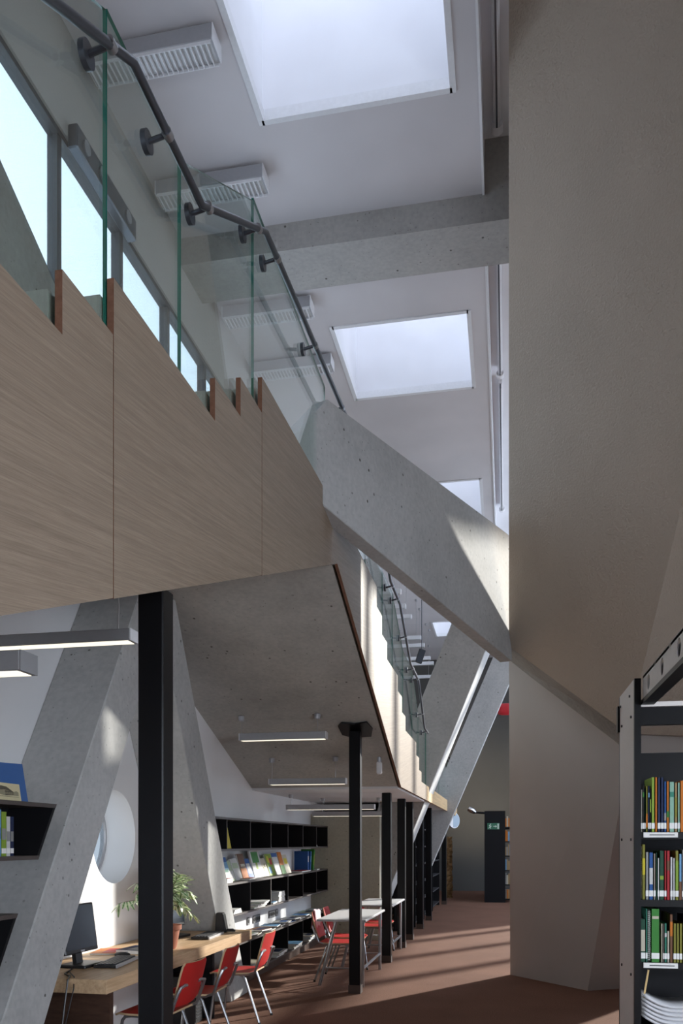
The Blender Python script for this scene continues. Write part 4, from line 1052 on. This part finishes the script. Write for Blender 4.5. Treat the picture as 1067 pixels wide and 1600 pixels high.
for k in range(6):
    m = MB(); V = []; n = 14; zt = .712 + k * .020
    for i in range(n + 1):
        q = i / n; x = .645 + .30 * q
        zz = zt + .055 * (2*q - 1)**2 * (1 if q < .5 else .6)
        for yy in (4.21 - .008 * (k % 2), 4.44): V.append((x, yy, zz))
    F = [(2*i, 2*i+1, 2*i+3, 2*i+2) for i in range(n)]
    o = m.add(V, F).build('journal', plain('glossy_white_paper', (.66, .66, .68), .35), smooth=True)
    sm = o.modifiers.new('thickness', 'SOLIDIFY'); sm.thickness = .012
    tag(o, 'curved white journal in the pile under the books, %s from below' % ords[k], 'journal', 'pile of journals in the bookcase')

# ------------------------------------------------------------------ dark bookcases in the background
def dark_case(x0, x1, y0, y1, h, label, shelves=6, face='X'):
    t = thing('dark_bookcase', label, 'bookcase', ((x0+x1)/2, (y0+y1)/2, 0), 'dark bookcases under the gallery')
    for y in (y0, y1 - .03): MB().box(x0, x1, y, y + .03, 0, h).build('side_panel', BLACKW, t)
    MB().box(x0, x0 + .01, y0, y1, 0, h).build('back_board', BLACKW, t)
    MB().box(x0, x1, y0, y1, h - .03, h).build('top_board', BLACKW, t)
    for k in range(shelves):
        z = .08 + k * (h - .1) / shelves
        MB().box(x0 + .01, x1 - .005, y0 + .03, y1 - .03, z, z + .025).build('shelf_board', plain('dark_shelf_board', (.05, .05, .055), .5), t)
    return [.105 + k * (h - .1) / shelves for k in range(shelves)]
cases = [(14.85, 15.25, 'nearest dark bookcase under the gallery'), (15.55, 16.9, 'dark bookcase between two black posts under the gallery'), (17.25, 18.25, 'third dark bookcase, before the rear leaning leg'), (19.25, 21.2, 'farthest dark bookcase under the gallery')]
bcols = ['sky', 'cream', 'white', 'blue', 'red', 'orange', 'grey']
br = random.Random(5); kk = 0
for ci, (a, b_, l) in enumerate(cases):
    zs = dark_case(-1.98, -1.66, a, b_, 2.22, l)
    for zi, z in enumerate(zs):
        if zi in (0,): continue
        y = a + .06
        nb = 0
        while y < b_ - .12 and nb < (4 if ci else 2):
            wd = br.uniform(.025, .06)
            c = br.choice(bcols)
            spine_book(-1.93, -1.70, y, y + wd, z, br.uniform(.2, .28), c, '%s book, %s on the %s shelf of the %s' % (NAMES.get(c, c), ords[nb], ords[zi], ['nearest dark bookcase', 'dark bookcase between posts', 'third dark bookcase', 'farthest dark bookcase'][ci]), 'X', 0, False, 'books under the gallery')
            y += wd + .004; nb += 1
# end-on bookcase with the exit sign
ec = thing('exit_bookcase', 'dark bookcase end carrying a green exit sign at the far end', 'bookcase', (-.3, 23, 0))
MB().box(-.56, -.02, 22.35, 22.40, 0, 2.42).build('end_panel', BLACKW, ec)
MB().box(-.54, -.28, 22.4, 25.4, 0, 2.36).build('back_board', BLACKW, ec)
eb = random.Random(9)
for k in range(6):
    z = .10 + k * .38
    MB().box(-.28, .15, 22.4, 25.4, z - .03, z).build('shelf_board', BLACKW, ec)
    x = -.018
    for j in range(4):
        wd_ = eb.uniform(.028, .048); c = eb.choice(['orange', 'tan', 'cream', 'sky', 'brown', 'taupe', 'tan', 'grey'])
        spine_book(x, x + wd_, 22.44, 22.62, z, eb.uniform(.22, .30), c, '%s book behind the exit sign, %s shelf up, %s from left' % (NAMES.get(c, c), ords[k], ords[j]), 'Y', 0, False, 'books behind the exit sign')
        x += wd_ + .002
es = thing('exit_sign', 'green exit sign with running figure and arrow on the dark bookcase end', 'sign', (-.33, 22.34, 1.93))
MB().box(-.49, -.17, 22.33, 22.349, 1.93, 2.10).build('plate', plain('exit_green', (.035, .15, .09), .5, 0, .5, .08), es, bevel=.004)
ew_ = plain('exit_white', (.55, .65, .58), .5, 0, .5, .1)
def esp(pts, nm): MB().prism([(x, 22.329, z) for x, z in pts], (0, -.002, 0)).build(nm, ew_, es)
esp([(-.33, 2.022), (-.275, 2.022), (-.275, 2.045), (-.235, 2.012), (-.275, 1.98), (-.275, 2.004), (-.33, 2.004)], 'arrow')
esp([(-.42, 2.06), (-.405, 2.065), (-.40, 2.05), (-.41, 2.04), (-.39, 2.02), (-.37, 2.03), (-.368, 2.018), (-.39, 2.005), (-.405, 2.0), (-.39, 1.975), (-.395, 1.95), (-.408, 1.952), (-.405, 1.972), (-.42, 1.985), (-.445, 1.955), (-.457, 1.962), (-.43, 2.0), (-.425, 2.025), (-.445, 2.02), (-.447, 2.03)], 'running_figure')
MB().tube([(-.398, 22.329, 2.073), (-.398, 22.326, 2.073)], .012, 10).build('figure_head', ew_, es)
esp([(-.225, 1.945), (-.185, 1.945), (-.185, 2.085), (-.225, 2.085)], 'doorway')
# small chrome spotlight beside it
sl = thing('spotlight', 'small chrome spotlight glinting above the far bookcase', 'lamp', (-.94, 24.0, 2.4))
MB().tube([(-.56, 24, 2.42), (-.85, 24, 2.44)], .03, 8).build('arm', BLACK, sl)
MB().tube([(-.86, 24, 2.44), (-.95, 23.98, 2.5), (-1.06, 23.96, 2.56)], [.05, .09, .07], 12).build('head', plain('chrome', (.8, .8, .8), .1, 1.0), sl, smooth=True)
ld = bpy.data.lights.new('spotlight_glow', 'SPOT'); ld.energy = 300; ld.color = (1, .84, .58); ld.spot_size = 1.5; ld.spot_blend = .9; ld.shadow_soft_size = .06
lo_ = bpy.data.objects.new('spotlight_glow', ld); COL.objects.link(lo_); lo_.location = (-.95, 24.3, 2.62)
lo_.rotation_euler = Vector((-.05, -1, -.15)).to_track_quat('Z', 'Y').to_euler()
# round mirror-like clock, brown post, red roll, lattice, dark display
ck = thing('wall_clock', 'round pale clock seen edge-on at the end of the gallery', 'clock', (-1.31, 21.6, 2.15))
MB().tube([(-1.36, 21.55, 2.15), (-1.30, 21.50, 2.15)], .20, 24).build('case', LAMPW, ck)
MB().tube([(-1.30, 21.50, 2.15), (-1.297, 21.497, 2.15)], .18, 24).build('dial', plain('pale_blue_dial', (.35, .45, .55), .3), ck)
MB().tube([(-1.35, 21.57, 2.15), (-1.48, 21.5, 2.2)], .02, 6).build('arm', BLACK, ck)
m = MB(); bpst = random.Random(2); prof = []
vs = []; n = 10
for i in range(40):
    z = i * 1.75 / 39
    for k in range(n):
        t = 2*math.pi*k/n; r = .10 * bpst.uniform(.75, 1.15) * (1 - .35 * max(0, z - 1.3))
        vs.append((-1.60 + r*math.cos(t), 24 + r*math.sin(t), z))
fs = [(i*n+k, i*n+(k+1) % n, (i+1)*n+(k+1) % n, (i+1)*n+k) for i in range(39) for k in range(n)] + [tuple(range(n)), tuple(39*n+k for k in range(n))]
tag(m.add(vs, fs).build('rough_post', wood('bark', (.16, .09, .04), (.42, .27, .13), (0, 0, 0), (6, 6, 20), .9, .4)), 'rough brown bark-like post beyond the gallery', 'post')
rl = thing('red_bolster', 'red padded roll sticking out from behind the plaster pier', 'bolster', (0, 20, 4.6))
MB().tube([(.5, 20, 4.73), (.0, 20, 4.73), (-.10, 20, 4.73), (-.17, 20, 4.73), (-.20, 20, 4.73), (-.21, 20, 4.73)], [.135, .14, .137, .12, .085, .03], 18).build('padding', plain('red_fabric', (.55, .02, .03), .6), rl, smooth=True)
MB().tube([(.1, 20, 4.86), (.1, 20, 8.1)], .008, 6).build('hanger', BLACK, rl)
MB().tube([(.35, 20, 4.86), (.35, 20, 8.1)], .008, 6).build('hanger', BLACK, rl)
lt_ = thing('lattice_rail', 'small black lattice rail behind the gallery glass', 'rail', (-1.2, 19.4, 3.1))
a0, a1 = Vector((-1.35, 19.4, 3.62)), Vector((-1.02, 19.4, 3.26)); dn = Vector((0, 0, -.12))
MB().tube([a0, a1], .014, 6).build('rail', BLACK, lt_); MB().tube([a0 + dn, a1 + dn], .014, 6).build('rail', BLACK, lt_)
for k in range(7):
    p = a0.lerp(a1, k / 6); q = a0.lerp(a1, (k + .5 if k < 6 else 6) / 6)
    MB().tube([p, q + dn], .008, 5).build('rung', BLACK, lt_)
ds = thing('hanging_display', 'dark tilted display hanging among the upper pendant lamps', 'display', (-1.98, 19.6, 6.0))
R = Euler((.0, .32, .3)).to_matrix()
MB().obox((-1.98, 19.6, 5.98), (.16, .06, .34), R).build('case', PLAST, ds, bevel=.01)
MB().obox(Vector((-1.98, 19.6, 5.98)) + R @ Vector((0, -.032, 0)), (.13, .004, .30), R).build('screen', SCREEN, ds)
MB().tube([(-1.95, 19.62, 6.1), (-1.95, 19.62, 7.6)], .01, 6).build('hanger', RAILM, ds)
# steel fitting at the clerestory window and a small sensor on the soffit
sf = thing('window_opener', 'grey steel window opener with round bolts behind the upper glass', 'fitting', (-3.2, 6.1, 6.5))
MB().box(-3.17, -3.09, 5.62, 6.62, 6.72, 6.90).build('housing', RAILM, sf, bevel=.01)
for y in (5.75, 6.0, 6.45): MB().tube([(-3.10, y, 6.81), (-3.075, y, 6.81)], .05, 12).build('bolt', STEEL, sf)
sn = thing('soffit_sensor', 'small white sensor fixed under the concrete soffit by the oak edge', 'sensor', (-1.42, 9.4, 2.4))
MB().box(-1.45, -1.39, 9.37, 9.43, 2.38, 2.52).build('case', LAMPW, sn, bevel=.012)
MB().tube([(-1.42, 9.40, 2.5), (-1.42, 9.40, 2.58)], .025, 10).build('mount', ALU, sn)
